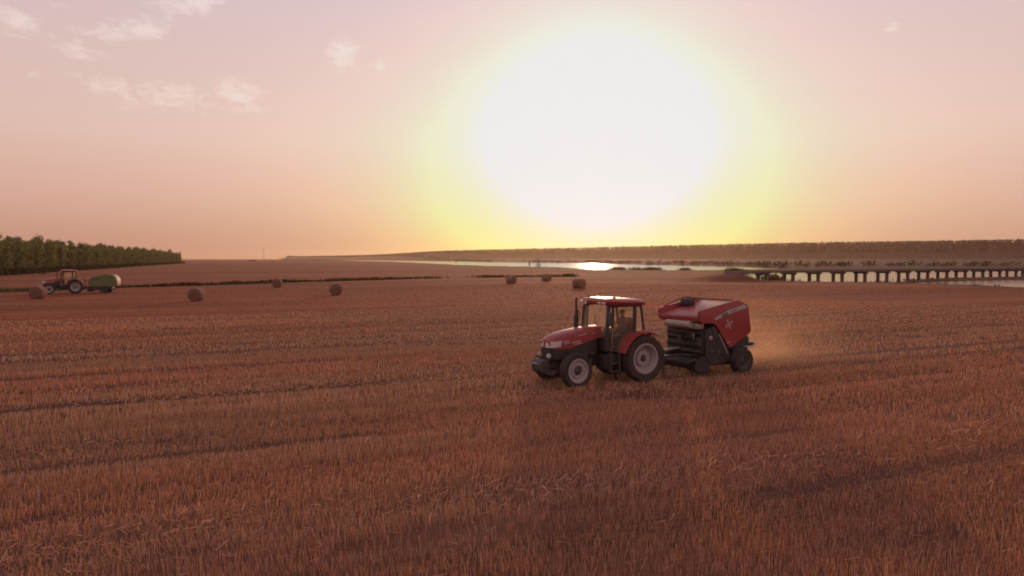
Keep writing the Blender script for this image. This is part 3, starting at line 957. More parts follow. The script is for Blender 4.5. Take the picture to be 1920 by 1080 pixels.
# ------------------------------------------------------------------ bridge
brz = math.atan2(bdir[1], bdir[0])
bridge = empty('bridge', (BA[0], BA[1], 0), brz)
tag(bridge, 'long low concrete bridge on many square columns crossing the shallow river', 'bridge')
x_lo, x_hi = -2.3 * SPAN, 17.3 * SPAN
W2 = 2.1
mbs = []
k = 0
x = -2 * SPAN
slab = MB().box(0.02, SPAN - 0.02, -0.75, W2 + 0.75, 1.34, 1.62, 0.03).mesh('deck_slab'); slab.materials.append(M['concrete'])
kerb = MB().box(0.01, SPAN - 0.01, -0.80, -0.52, 1.624, 1.80, 0.03).mesh('kerb'); kerb.materials.append(M['concrete'])
colm = MB().box(-0.27, 0.27, -0.27, 0.27, -1.9, 0.96, 0.04).mesh('column'); colm.materials.append(M['concrete'])
capm = MB().prism([(-0.40, 1.33), (-0.27, 0.961), (0.27, 0.961), (0.40, 1.33)], -0.62, W2 + 0.62, 0.02).mesh('cap_beam'); capm.materials.append(M['concrete'])
for i in range(-2, 18):
    for nm, me, loc in (('deck_slab', slab, (i * SPAN, 0, 0)), ('kerb', kerb, (i * SPAN, 0, 0)), ('kerb', kerb, (i * SPAN, W2 + 1.32, 0)),
                        ('column', colm, (i * SPAN, 0, 0)), ('column', colm, (i * SPAN, W2, 0)), ('cap_beam', capm, (i * SPAN, 0, 0))):
        c = bpy.data.objects.new(nm, me); COL.objects.link(c); c.parent = bridge; c.location = loc
MB().box(-2 * SPAN - .75, -2 * SPAN - .30, -0.85, W2 + 0.85, -1.2, 1.63, 0.05).build('abutment', M['concrete'], bridge)

# ------------------------------------------------------------------ round bales
m, nt, out = new_mat('bale_straw')
tc = nt.new('ShaderNodeTexCoord'); p = nt.new('ShaderNodeBsdfPrincipled')
sepn = nt.new('ShaderNodeSeparateXYZ'); nt.l.new(tc.outputs['Object'], sepn.inputs[0])
rad = nt.m('SQRT', nt.m('ADD', nt.m('POWER', sepn.outputs[0], 2), nt.m('POWER', nt.m('SUBTRACT', sepn.outputs[2], 0.63), 2)))
sw = nt.m('SINE', nt.m('ADD', nt.m('MULTIPLY', rad, 75), nt.m('MULTIPLY', nt.noise(tc.outputs['Object'], 5, 3), 6)))
f = nt.m('ADD', nt.m('MULTIPLY', sw, 0.2), nt.noise(tc.outputs['Object'], 30, 5, .7))
nt.put(p.inputs['Base Color'], nt.mix(f, (0.075, 0.034, 0.022, 1), (0.30, 0.155, 0.096, 1)))
p.inputs['Roughness'].default_value = 0.9
bp = nt.new('ShaderNodeBump'); bp.inputs['Strength'].default_value = 0.8; bp.inputs['Distance'].default_value = 0.03
nt.put(bp.inputs['Height'], f); nt.l.new(bp.outputs[0], p.inputs['Normal'])
nt.l.new(p.outputs[0], out.inputs[0])
M['bale'] = m
def bale(px, py, r, L, rz, label, seed):
    x, y = G(px, py)
    b = empty('round_bale', (x, y, gz_at(x, y)), rz)
    g = random.Random(seed)
    mb = MB()
    prof = [(0.02, -L / 2 - .03), (r * .45, -L / 2 - .025), (r * .85, -L / 2), (r * .97, -L / 2 + .05), (r, -L / 2 + .14), (r * 1.015, -L * .2), (r * 1.02, 0.0), (r * 1.015, L * .2), (r, L / 2 - .14), (r * .97, L / 2 - .05), (r * .85, L / 2), (r * .45, L / 2 + .025), (.02, L / 2 + .03)]
    mb.lathe(prof, 36, (0, 0, r * .97), close=False)
    for v in mb.bm.verts:
        d = Vector((v.co.x, 0, v.co.z - r))
        v.co += d * g.uniform(-.012, .018)
        v.co.y += g.uniform(-.012, .012)
        if v.co.z < 0.12: v.co.z = 0.12 + (v.co.z - 0.12) * .35 - .08     # settled on the ground
    mb.build('straw_roll', M['bale'], b, 50)
    # straw ends sticking out of both faces and the wrap
    n = 520
    a = np.array([g.uniform(0, 6.28) for _ in range(n)]); q = np.sqrt(np.array([g.uniform(.05, 1) for _ in range(n)]))
    side = np.array([g.choice([-1, 1, 0]) for _ in range(n)])
    Pp = np.where((side != 0)[:, None], np.stack([np.cos(a) * q * r * .95, side * (L / 2), np.sin(a) * q * r * .95 + r * .97], -1),
                  np.stack([np.cos(a) * r, RNG.uniform(-L / 2, L / 2, n), np.sin(a) * r + r * .97], -1))
    dv = RNG.normal(0, 1, (n, 3)) * .05 + np.where((side != 0)[:, None], np.stack([np.zeros(n), side * .05, np.zeros(n)], -1), np.stack([np.cos(a) * .05, np.zeros(n), np.sin(a) * .05], -1))
    w_ = np.cross(dv, RNG.normal(0, 1, (n, 3))); w_ = w_ / np.linalg.norm(w_, axis=1)[:, None] * .006
    V = np.stack([Pp - w_, Pp + w_, Pp + dv + w_, Pp + dv - w_], 1).reshape(-1, 3); V[:, 2] = np.maximum(V[:, 2], 0.0)
    c = np.repeat((STEM_COLS[RNG.choice(5, n)] * .9)[:, None], 4, 1).reshape(-1, 3)
    fz = link_mesh('straw_ends', np_mesh('straw_ends', V, np.arange(4 * n).reshape(-1, 4), c), M['stem'], b)
    fz['kind'] = 'stuff'
    tag(b, label, 'bale', 'round straw bales left on the field')
bale(70, 560.5, .66, 1.2, R(8), 'round straw bale lying just ahead of the far tractor', 1)
bale(367.5, 564.5, .64, 1.25, R(2), 'round straw bale with bright rim, alone between far baler and ditch grass', 2)
bale(519.5, 539.5, .66, 1.2, R(8), 'small round straw bale touching the dark ditch grass line', 3)
bale(629, 553.5, .66, 1.2, R(22), 'round straw bale with dark flat end facing out, just before the ditch', 4)
bale(958.5, 532, .64, 1.4, R(48), 'round straw bale at the end of the dark ditch grass', 5)
bale(1025, 527.5, .66, 1.4, R(42), 'faint round straw bale nearest the glittering water', 6)
bale(1086, 541, .68, 1.5, R(52), 'round straw bale on the field behind the cab roof of the red tractor', 7)

# ------------------------------------------------------------------ wheels
def wheel_meshes(Ro, Ri, w, lugs, lug_h, rear, rimmat='rim'):
    """tyre, rim and hub of one wheel; the outer face looks to +y, the axle is at the origin"""
    h = w / 2
    mb = MB()
    prof = [(Ri, -h * .80), (Ri + (Ro - Ri) * .35, -h), (Ri + (Ro - Ri) * .75, -h * .98), (Ro - lug_h, -h * .78), (Ro - lug_h * .6, -h * .3), (Ro - lug_h * .5, 0),
            (Ro - lug_h * .6, h * .3), (Ro - lug_h, h * .78), (Ri + (Ro - Ri) * .75, h * .98), (Ri + (Ro - Ri) * .35, h), (Ri, h * .80)]
    mb.lathe(prof, 48)
    for k in range(lugs):
        for sd in (-1, 1):
            a = 2 * math.pi * (k + (0.5 if sd > 0 else 0)) / lugs
            sweep = 2 * math.pi / lugs * 1.1
            lw = 2 * math.pi / lugs * .26
            pts = []
            for rr_, grow in ((Ro - lug_h * 1.3, 1.0), (Ro, .75)):
                for aa_, yy in ((a - lw * grow, 0.0), (a + lw * grow, 0.0), (a + sweep + lw * grow, sd * h * .97), (a + sweep - lw * grow, sd * h * .97)):
                    r_ = rr_ - (0.05 * Ro if abs(yy) > .01 else 0)
                    pts.append((r_ * math.cos(aa_), yy, r_ * math.sin(aa_)))
            mb.hull(pts)
    tyre = mb.mesh('tyre', 30); tyre.materials.append(M['tyre'])
    mb = MB()
    if rear:
        mb.lathe([(Ri + .035, h * .80), (Ri + .012, h * .88), (Ri - .035, h * .86), (Ri - .05, h * .55), (Ri - .10, h * .30), (Ri - .11, -h * .2), (Ri * .55, -h * .25), (Ri * .55, -h * .35), (Ri - .03, -h * .6), (Ri + .03, -h * .84)], 40)
        rim = mb.mesh('rim', 40)
        mb = MB().lathe([(Ri * .56, -h * .24), (Ri * .54, h * .10), (Ri * .50, h * .22), (Ri * .25, h * .24), (Ri * .24, -h * .3), (Ri * .5, -h * .3)], 32)
        disc = mb.mesh('wheel_disc', 40)
        mb = MB().lathe([(.001, h * .38), (Ri * .13, h * .36), (Ri * .20, h * .18), (Ri * .22, -h * .6), (.001, -h * .6)], 20)
    else:
        mb.lathe([(Ri + .03, h * .80), (Ri + .01, h * .90), (Ri - .03, h * .88), (Ri - .05, h * .62), (Ri - .09, h * .5), (Ri * .62, h * .44), (Ri * .62, h * .3), (Ri - .03, -h * .5), (Ri + .03, -h * .84)], 40)
        rim = mb.mesh('rim', 40)
        mb = MB().lathe([(Ri * .66, h * .45), (Ri * .63, h * .72), (Ri * .56, h * .78), (Ri * .44, h * .70), (Ri * .42, h * .2), (Ri * .6, h * .2)], 32)
        disc = mb.mesh('wheel_disc', 40)
        mb = MB().lathe([(.001, h * .60), (Ri * .25, h * .58), (Ri * .38, h * .42), (Ri * .42, h * .2), (Ri * .3, -h * .6), (.001, -h * .6)], 20)
    for k in range(8):
        a = k * math.pi / 4
        rb = Ri * (.36 if rear else .50)
        mb.lathe([(.018, h * (.28 if rear else .8)), (.018, h * (.1 if rear else .5)), (.001, h * (.1 if rear else .5)), (.001, h * (.28 if rear else .8))], 6, (rb * math.cos(a), 0, rb * math.sin(a)))
    hub = mb.mesh('hub', 40)
    rim.materials.append(M[rimmat]); disc.materials.append(M[rimmat]); hub.materials.append(M['grey'])
    return (('tyre', tyre), ('rim', rim), ('wheel_disc', disc), ('hub', hub))

def put_wheel(meshes, parent, loc, flip, steer=0.0, turn=0.0):
    w = empty('wheel', loc, (math.pi if flip else 0) + steer)
    w.parent = parent
    w.rotation_euler = (0, turn, (math.pi if flip else 0) + steer)
    for nm, me in meshes:
        c = bpy.data.objects.new(nm, me); COL.objects.link(c); c.parent = w
    return w

REAR = wheel_meshes(0.805, 0.485, 0.44, 20, 0.045, True)
FRONT = wheel_meshes(0.575, 0.37, 0.32, 18, 0.035, False)
BALER = wheel_meshes(0.46, 0.24, 0.34, 20, 0.018, False, 'grey')

# ------------------------------------------------------------------ tractor
def tractor(name, loc, rz, label, fine=True):
    t = empty(name, loc, rz)
    tag(t, label, 'tractor', 'tractors working the field')
    # running gear
    mb = MB()
    mb.box(-0.45, 0.9, -0.27, 0.27, 0.55, 1.05, 0.05).box(0.9, 1.6, -0.22, 0.22, 0.58, 0.98, 0.04).box(1.6, 3.05, -0.25, 0.25, 0.62, 1.05, 0.04)
    mb.box(1.75, 2.85, -0.30, 0.30, 0.9, 1.38, 0.05).box(2.95, 3.15, -0.28, 0.28, 0.62, 0.84, 0.03)
    mb.lathe([(.13, -.62), (.13, .62), (.001, .62), (.001, -.62)], 16, (0, 0, .81))
    mb.box(1.9, 2.3, .30, .42, .80, 1.05, .03).tube([(2.35, .33, 1.1), (2.45, .36, .9), (2.4, .34, .7)], .035).tube([(1.7, .32, 1.15), (2.0, .34, 1.2), (2.3, .34, 1.12)], .03)
    mb.lathe([(.09, .30), (.09, .42), (.001, .42), (.001, .30)], 12, (2.62, 0, 1.14)).lathe([(.07, .30), (.07, .40), (.001, .40), (.001, .30)], 12, (1.95, 0, 1.2))
    mb.build('chassis', M['black'], t)
    mb = MB()
    mb.box(2.50, 2.70, -0.62, 0.62, 0.47, 0.63, 0.03).box(2.42, 2.78, -0.14, 0.14, 0.42, 0.72, 0.03)
    for s in (-1, 1):
        mb.box(2.52, 2.68, s * .62 - .08, s * .62 + .08, .42, .74, .03)
        mb.tube([(2.45, s * .1, .66), (2.42, s * .55, .62)], .025)
    mb.build('front_axle', M['grey'], t)
    # hood, lofted
    def sect(x, w, zb, zt, r=0.13, crown=.03):
        ring = [(x, -w, zb)]
        for k in range(5):
            a = math.pi - k * math.pi / 8
            ring.append((x, -w + r + r * math.cos(a), zt - r - crown + r * math.sin(a)))
        ring += [(x, -w * .4, zt - crown * .25), (x, 0, zt), (x, w * .4, zt - crown * .25)]
        for k in range(5):
            a = math.pi / 2 - k * math.pi / 8
            ring.append((x, w - r + r * math.cos(a), zt - r - crown + r * math.sin(a)))
        ring.append((x, w, zb))
        return ring
    secs = [(1.36, .43, 1.52, 1.90), (1.6, .43, 1.49, 1.89), (1.95, .425, 1.41, 1.86), (2.27, .42, 1.31, 1.82), (2.55, .41, 1.24, 1.775), (2.83, .395, 1.21, 1.715), (3.04, .375, 1.21, 1.645), (3.19, .35, 1.24, 1.565), (3.27, .32, 1.29, 1.49)]
    MB().loft([sect(*q, r=.12 if q[0] < 3.4 else .07) for q in secs]).build('hood', M['red'], t, 40)
    # black side screens and nose
    mb = MB()
    mb.prism([(1.5, .98), (2.860, .86), (3.180, .90), (3.180, 1.24), (2.810, 1.205), (2.75, 1.235), (2.45, 1.305), (2.1, 1.405), (1.5, 1.50)], -.385, .385, .02)
    mb.build('side_screen', M['black'], t)
    mb = MB()
    mb.box(3.160, 3.230, -.29, .29, .84, 1.26, .03)
    for k in range(7): mb.box(3.220, 3.245, -.25, .25, .88 + k * .052, .905 + k * .052)
    mb.build('grille', M['black'], t)
    for s in (-1, 1):
        y0, y1 = (.10, .365) if s > 0 else (-.365, -.10)
        yo, yi = s * .372, s * .12
        hl = MB()
        A = [(3.20, s * .07), (3.205, s * .30), (3.10, s * .385), (2.93, s * .402)]
        B = [(3.305, s * .07), (3.275, s * .32), (3.13, s * .412), (2.92, s * .418)]
        hl.loft([[(a[0], a[1], 1.27 + .01 * i), (b[0], b[1], 1.27 + .01 * i), (b[0] - .03, b[1] * .99, 1.45 + .015 * i), (a[0] - .03, a[1] * .98, 1.45 + .015 * i)] for i, (a, b) in enumerate(zip(A, B))])
        hl.build('headlight', M['lamp'], t)
        MB().lathe([(.001, -.03), (.075, -.03), (.085, .0), (.07, .03), (.001, .03)], 14).build('work_lamp', M['lamp'], t).location = (3.290, s * .27, 1.02)
    # front weights
    mb = MB().box(3.060, 3.380, -.24, .24, .60, .72, .02); mb.build('weight_bracket', M['black'], t)
    for k in range(8):
        MB().prism([(3.260, .50), (3.500, .46), (3.600, .56), (3.600, .82), (3.500, .90), (3.320, .90), (3.320, .74), (3.260, .72)], -.31 + k * .079, -.242 + k * .079, .012).build('weight', M['grey'], t)
    MB().tube([(3.600, -.18, .72), (3.660, -.18, .78), (3.660, .18, .78), (3.600, .18, .72)], .018).build('tow_bar', M['steel'], t)
    # decals on the hood sides: slanting pale strokes
    for s in (-1, 1):
        mb = MB()
        for x0, z0, L, th in [(2.86, 1.44, .24, .022), (2.80, 1.38, .2, .018), (2.52, 1.40, .34, .024), (2.42, 1.345, .28, .018), (2.28, 1.62, .34, .016), (1.95, 1.63, .30, .016)]:
            yq = s * .4165 if x0 < 2.6 else s * .411
            mb.hull([(x0, yq, z0), (x0 - L, yq + s * .010, z0 + L * .14), (x0 - L, yq + s * .014, z0 + L * .14), (x0, yq + s * .006, z0), (x0, yq, z0 + th), (x0 - L, yq + s * .010, z0 + L * .14 + th), (x0 - L, yq + s * .014, z0 + L * .14 + th), (x0, yq + s * .006, z0 + th)])
        mb.build('decal', M['white'], t, 0)
    # exhaust
    ex = MB().tube([(1.80, -.44, 1.60), (1.80, -.44, 2.24)], .072, 12).tube([(1.80, -.44, 2.24), (1.80, -.44, 2.30)], .072, 12, .036).tube([(1.80, -.44, 2.28), (1.80, -.44, 2.70), (1.78, -.44, 2.80)], .036, 10)
    ex.build('exhaust', M['black'], t)
    # cab: floor and lower body
    mb = MB()
    mb.prism([(-.20, 1.05), (1.36, 1.05), (1.40, 1.15), (1.40, 1.52), (1.33, 1.52), (1.33, 1.13), (-.12, 1.13), (-.16, 1.62), (-.22, 1.62)], -.60, .60, .01)
    mb.build('cab_floor', M['black'], t)
    # pillars
    def pillar(a, b, r=.04, nm='pillar'):
        a, b = Vector(a), Vector(b)
        d = Vector((r, 0, 0)); e = Vector((0, r * .8, 0))
        MB().hull([a - d - e, a + d - e, a + d + e, a - d + e, b - d - e, b + d - e, b + d + e, b - d + e], .012).build(nm, M['black'], t)
    for s in (-1, 1):
        pillar((1.40, s * .70, 1.13), (1.28, s * .70, 2.570), .055)
        pillar((1.18, s * .755, 1.06), (1.14, s * .74, 2.570), .04, 'door_frame')
        pillar((.30, s * .77, 1.56), (.26, s * .745, 2.570), .055)
        pillar((-.17, s * .70, 1.60), (-.02, s * .70, 2.570), .038)
        # frame rails
        MB().tube([(1.38, s * .72, 1.14), (.90, s * .77, 1.06), (.62, s * .77, 1.30), (.32, s * .77, 1.60)], .03, 6).build('door_frame', M['black'], t)
        MB().tube([(1.28, s * .70, 2.550), (.62, s * .75, 2.570), (-.02, s * .70, 2.550)], .035, 6).build('roof_rail', M['black'], t)
    # panes
    def pane(pts, nm='window_pane'):
        pts = [Vector(p) for p in pts]
        nrm = (pts[1] - pts[0]).cross(pts[2] - pts[0]).normalized() * .006
        mb = MB()
        n_ = len(pts)
        a = [mb.bm.verts.new(p - nrm) for p in pts]; b = [mb.bm.verts.new(p + nrm) for p in pts]
        mb.bm.faces.new(a[::-1]); mb.bm.faces.new(b)
        for i in range(n_): mb.bm.faces.new((a[i], a[(i + 1) % n_], b[(i + 1) % n_], b[i]))
        mb.build(nm, M['glass'], t, 0)
    pane([(1.42, -.66, 1.56), (1.42, .66, 1.56), (1.30, .66, 2.540), (1.30, -.66, 2.540)], 'windscreen')
    for s in (-1, 1):
        pane([(1.14, s * .765, 1.12), (.92, s * .775, 1.10), (.66, s * .775, 1.34), (.36, s * .775, 1.62), (.33, s * .75, 2.540), (1.10, s * .745, 2.540)], 'door_glass')
        pane([(.24, s * .765, 1.64), (-.12, s * .705, 1.66), (.0, s * .70, 2.530), (.22, s * .745, 2.540)], 'quarter_glass')
        pane([(1.34, s * .705, 1.18), (1.21, s * .752, 1.14), (1.17, s * .742, 2.530), (1.26, s * .705, 2.530)], 'quarter_glass')
    pane([(-.19, -.66, 1.66), (-.19, .66, 1.66), (-.04, .66, 2.530), (-.04, -.66, 2.530)], 'rear_glass')
    # roof: a shallow shell with rounded rim
    rings = []
    for z, gx_, gy_ in [(2.560, .80, .72), (2.570, .84, .78), (2.630, .92, .86), (2.700, .93, .87), (2.755, .89, .82), (2.790, .74, .66), (2.810, .45, .40), (2.815, .10, .1)]:
        ring = []
        for k in range(32):
            a = 2 * math.pi * k / 32
            ca, sa = math.cos(a), math.sin(a)
            e = 0.36
            xx = math.copysign(abs(ca) ** e, ca) * gx_ * .88; yy = math.copysign(abs(sa) ** e, sa) * gy_
            ring.append((.62 + xx, yy, z + (xx * .035)))
        rings.append(ring)
    MB().loft(rings).build('roof', M['roofred'], t, 50)
    for x, y, nm, mt, r_, h_ in [(1.22, -.55, 'antenna_base', 'black', .03, .12), (.92, .50, 'beacon', 'amber', .055, .10), (.35, .0, 'roof_hatch', 'black', .20, .045), (-.05, -.4, 'antenna_base', 'black', .02, .10)]:
        zt = 2.760 + (x - .67) * .035
        MB().loft([[(x + r_ * q * math.cos(k * math.pi / 6), y + r_ * q * math.sin(k * math.pi / 6), zt + zz) for k in range(12)] for q, zz in ((1, -.02), (1, h_ * .7), (.6, h_))]).build(nm, M[mt], t)
    for x, y in [(1.43, .62), (1.43, -.62), (1.44, .40), (1.44, -.40), (-.19, .62), (-.19, -.62)]:
        MB().box(x - .035, x + .035, y - .07, y + .07, 2.590 + (x - .67) * .03, 2.675 + (x - .67) * .03, .012).build('roof_lamp', M['lamp' if x > 0 else 'black'], t)
    # mirrors
    for s in (-1, 1):
        mb = MB().tube([(1.30, s * .72, 2.450), (1.42, s * .95, 2.460), (1.42, s * .97, 2.300)], .013, 6)
        arm = mb.build('mirror_arm', M['black'], t)
        MB().box(1.40, 1.445, s * .97 - .09, s * .97 + .09, 1.98, 2.380, .015).build('mirror', M['grey'], arm)
    MB().tube([(1.435, .25, 1.62), (1.40, .10, 1.95), (1.36, .02, 2.300)], .009, 5).build('wiper', M['black'], t)
    # fenders: arc over each rear wheel
    for s in (-1, 1):
        rings = []
        for k in range(15):
            a = R(14 + k * 7.4)
            ro, ri = .93, .895
            ca, sa = math.cos(a), math.sin(a)
            fl = .06 if k in (0,) else 0
            y0, y1 = .56, 1.06
            pr = [(ro - .03, y0), (ro, y0 + .03), (ro, y1 - .04), (ro - .025, y1), (ro - .085, y1), (ri - .055, y1 - .02), (ri - .01, y1 - .05), (ri - .01, y0)]
            rings.append([(ca * (q + fl), s * yy, .81 + sa * (q + fl)) for q, yy in pr])
        MB().loft(rings).build('fender', M['red'], t, 40)
        MB().prism([(.35, 1.12), (.78, 1.10), (.60, 1.46), (.30, 1.62), (-.15, 1.68), (-.3, 1.64), (-.28, 1.1)], s * .552 - .02, s * .552 + .02, .006).build('fender_wall', M['black'], t)
        MB().box(-.36, -.29, s * .82 - .12, s * .82 + .12, 1.56, 1.64, .012).build('tail_lamp', M['amber'], t)
    # step, tank
    mb = MB().box(.82, 1.42, .34, .68, .52, 1.0, .05, 2)
    mb.build('fuel_tank', M['black'], t)
    mb = MB().box(.82, 1.42, -.66, -.34, .56, .98, .04); mb.build('battery_box', M['black'], t)
    st_ = MB()
    for zz in (.42, .68): st_.box(.92, 1.28, .66, .88, zz, zz + .03, .006)
    for xx in (.93, 1.27): st_.box(xx - .015, xx + .015, .68, .86, .42, 1.06)
    st_.build('step', M['grey'], t)
    MB().tube([(1.24, .80, 1.1), (1.26, .86, 1.3), (1.24, .86, 1.75), (1.2, .80, 1.85)], .014, 6).build('grab_rail', M['steel'], t)
    # inside the cab
    mb = MB().box(.02, .50, -.24, .24, 1.42, 1.54, .05, 2).box(-.08, .06, -.23, .23, 1.48, 2.12, .05, 2).box(.1, .42, -.18, .18, 1.13, 1.42, .03)
    mb.build('seat', M['seat'], t)
    mb = MB().prism([(1.05, 1.14), (1.34, 1.14), (1.34, 1.70), (1.18, 1.74), (1.02, 1.62)], -.24, .24, .03)
    mb.build('dashboard', M['black'], t)
    sw_ = MB().lathe([(.20, -.014), (.222, 0), (.20, .014), (.178, 0)], 24)
    for a in (0, 2.1, 4.2): sw_.tube([(0, 0, 0), (.2 * math.cos(a), 0, .2 * math.sin(a))], .012, 6)
    w_ = sw_.build('steering_wheel', M['black'], t)
    w_.location = (.90, 0, 1.76); w_.rotation_euler = (R(90), 0, 0); w_.rotation_euler = (R(65), 0, R(90))
    MB().tube([(1.1, 0, 1.6), (.91, 0, 1.75)], .03, 8).build('steering_column', M['black'], t)
    # rear linkage
    mb = MB()
    for s in (-1, 1):
        mb.tube([(-.42, s * .24, .62), (-.98, s * .36, .66)], .035, 8).tube([(-.38, s * .22, 1.08), (-.72, s * .30, 1.12), (-.74, s * .31, .68)], .024, 8)
    mb.tube([(-.42, 0, 1.12), (-.95, 0, 1.04)], .03, 8).box(-1.02, -.3, -.05, .05, .44, .50, .01)
    mb.build('linkage', M['black'], t)
    # wheels
    for s in (-1, 1):
        put_wheel(REAR, t, (0, s * .83, .81), s < 0, turn=.3 * s)
        put_wheel(FRONT, t, (2.6, s * .80, .575), s < 0, steer=R(3), turn=.7)
    return t

T_LOC, T_RZ = (3.95, 24.96), R(180 + 28)
main_t = tractor('tractor', (T_LOC[0], T_LOC[1], -.015), T_RZ, 'red tractor with glazed cab pulling the red baler in the near stubble')
F_LOC, F_RZ = (-51.4, 86.0), R(180 + 31)
far_t = tractor('tractor', (F_LOC[0], F_LOC[1], gz_at(*F_LOC) - .01), F_RZ, 'small distant dark red tractor pulling the green baler near the plantation')

# ------------------------------------------------------------------ drivers
def driver(loc, rz, label):
    """seated, both hands forward on the steering wheel; one continuous skin"""
    bm = bmesh.new()
    J = {}
    def j(n, p): J[n] = bm.verts.new(p)
    j('pelvis', (.22, 0, 1.63)); j('waist', (.19, 0, 1.78)); j('chest', (.19, 0, 1.97)); j('neck0', (.20, 0, 2.11)); j('neck', (.22, 0, 2.17)); j('head', (.245, 0, 2.27)); j('crown', (.24, 0, 2.355))
    for s, nm in ((-1, 'r'), (1, 'l')):
        j('sh' + nm, (.20, s * .19, 2.06)); j('el' + nm, (.40, s * .27, 1.84)); j('wr' + nm, (.66, s * .20, 1.83)); j('ha' + nm, (.74, s * .185, 1.845)); j('fi' + nm, (.80, s * .16, 1.83))
        j('hip' + nm, (.26, s * .10, 1.61)); j('kn' + nm, (.68, s * .15, 1.60)); j('an' + nm, (.82, s * .14, 1.22)); j('to' + nm, (.98, s * .15, 1.17))
    E = [('pelvis', 'waist'), ('waist', 'chest'), ('chest', 'neck0'), ('neck0', 'neck'), ('neck', 'head'), ('head', 'crown')]
    for nm in 'rl':
        E += [('chest', 'sh' + nm), ('sh' + nm, 'el' + nm), ('el' + nm, 'wr' + nm), ('wr' + nm, 'ha' + nm), ('ha' + nm, 'fi' + nm), ('pelvis', 'hip' + nm), ('hip' + nm, 'kn' + nm), ('kn' + nm, 'an' + nm), ('an' + nm, 'to' + nm)]
    for a, b in E: bm.edges.new((J[a], J[b]))
    rad = {'pelvis': .15, 'waist': .145, 'chest': .165, 'neck0': .075, 'neck': .06, 'head': .10, 'crown': .075, 'sh': .075, 'el': .05, 'wr': .035, 'ha': .042, 'fi': .02, 'hip': .10, 'kn': .065, 'an': .045, 'to': .04}
    me = bpy.data.meshes.new('person')
    names = list(J)
    bm.verts.index_update()
    bm.to_mesh(me); bm.free()
    o = bpy.data.objects.new('tmp', me); COL.objects.link(o)
    md = o.modifiers.new('s', 'SKIN'); sd = o.modifiers.new('d', 'SUBSURF'); sd.levels = 1; sd.render_levels = 1
    if not me.skin_vertices: 
        me.attributes  # layer is made by the modifier below
    bm = bmesh.new(); bm.from_mesh(me)
    lay = bm.verts.layers.skin.verify()
    bm.verts.ensure_lookup_table()
    for i, n_ in enumerate(names):
        r_ = rad.get(n_, rad.get(n_[:-1], .05))
        bm.verts[i][lay].radius = (r_, r_)
        bm.verts[i][lay].use_root = (n_ == 'pelvis')
    bm.to_mesh(me); bm.free()
    bpy.context.view_layer.update()
    dg = bpy.context.evaluated_depsgraph_get()
    me2 = bpy.data.meshes.new_from_object(o.evaluated_get(dg))
    bpy.data.objects.remove(o)
    for k in ('shirt', 'trousers', 'skin', 'hair'): me2.materials.append(M[k])
    for p in me2.polygons:
        c = p.center
        p.use_smooth = True
        if c.z > 2.155: p.material_index = 2
        elif c.x > .62 and c.z > 1.72: p.material_index = 2
        elif c.z < 1.69: p.material_index = 1
        else: p.material_index = 0
    pr = link_mesh('person', me2)
    pr.location = loc; pr.rotation_euler = (0, 0, rz)
    # cap of hair, ears, nose
    mb = MB()
    rings = []
    for k in range(6):
        a = R(10 + k * 15); rr_ = .112 * math.cos(a) + .003; zz = 2.275 + .112 * math.sin(a)
        rings.append([(.232 + rr_ * 1.08 * math.cos(b) - .012, rr_ * .92 * math.sin(b), zz + (0.03 if math.cos(b) > .3 and k == 0 else 0)) for b in [i * math.pi / 8 for i in range(16)]])
    mb.loft(rings); mb.build('hair', M['hair'], pr)
    mb = MB().hull([(.325, -.016, 2.235), (.355, -.014, 2.24), (.355, .014, 2.24), (.325, .016, 2.235), (.325, -.008, 2.285), (.338, -.006, 2.285), (.338, .006, 2.285), (.325, .008, 2.285)], .004)
    for s in (-1, 1): mb.box(.215, .25, s * .10 - .008, s * .10 + .012, 2.225, 2.285, .006)
    mb.build('nose_and_ears', M['skin'], pr)
    tag(pr, label, 'person')
    return pr
driver((T_LOC[0], T_LOC[1], -.02), T_RZ, 'person in a dull reddish shirt driving the tractor that pulls the red baler')
driver((F_LOC[0], F_LOC[1], gz_at(*F_LOC) - .01), F_RZ, 'person seated in the cab of the small distant tractor')

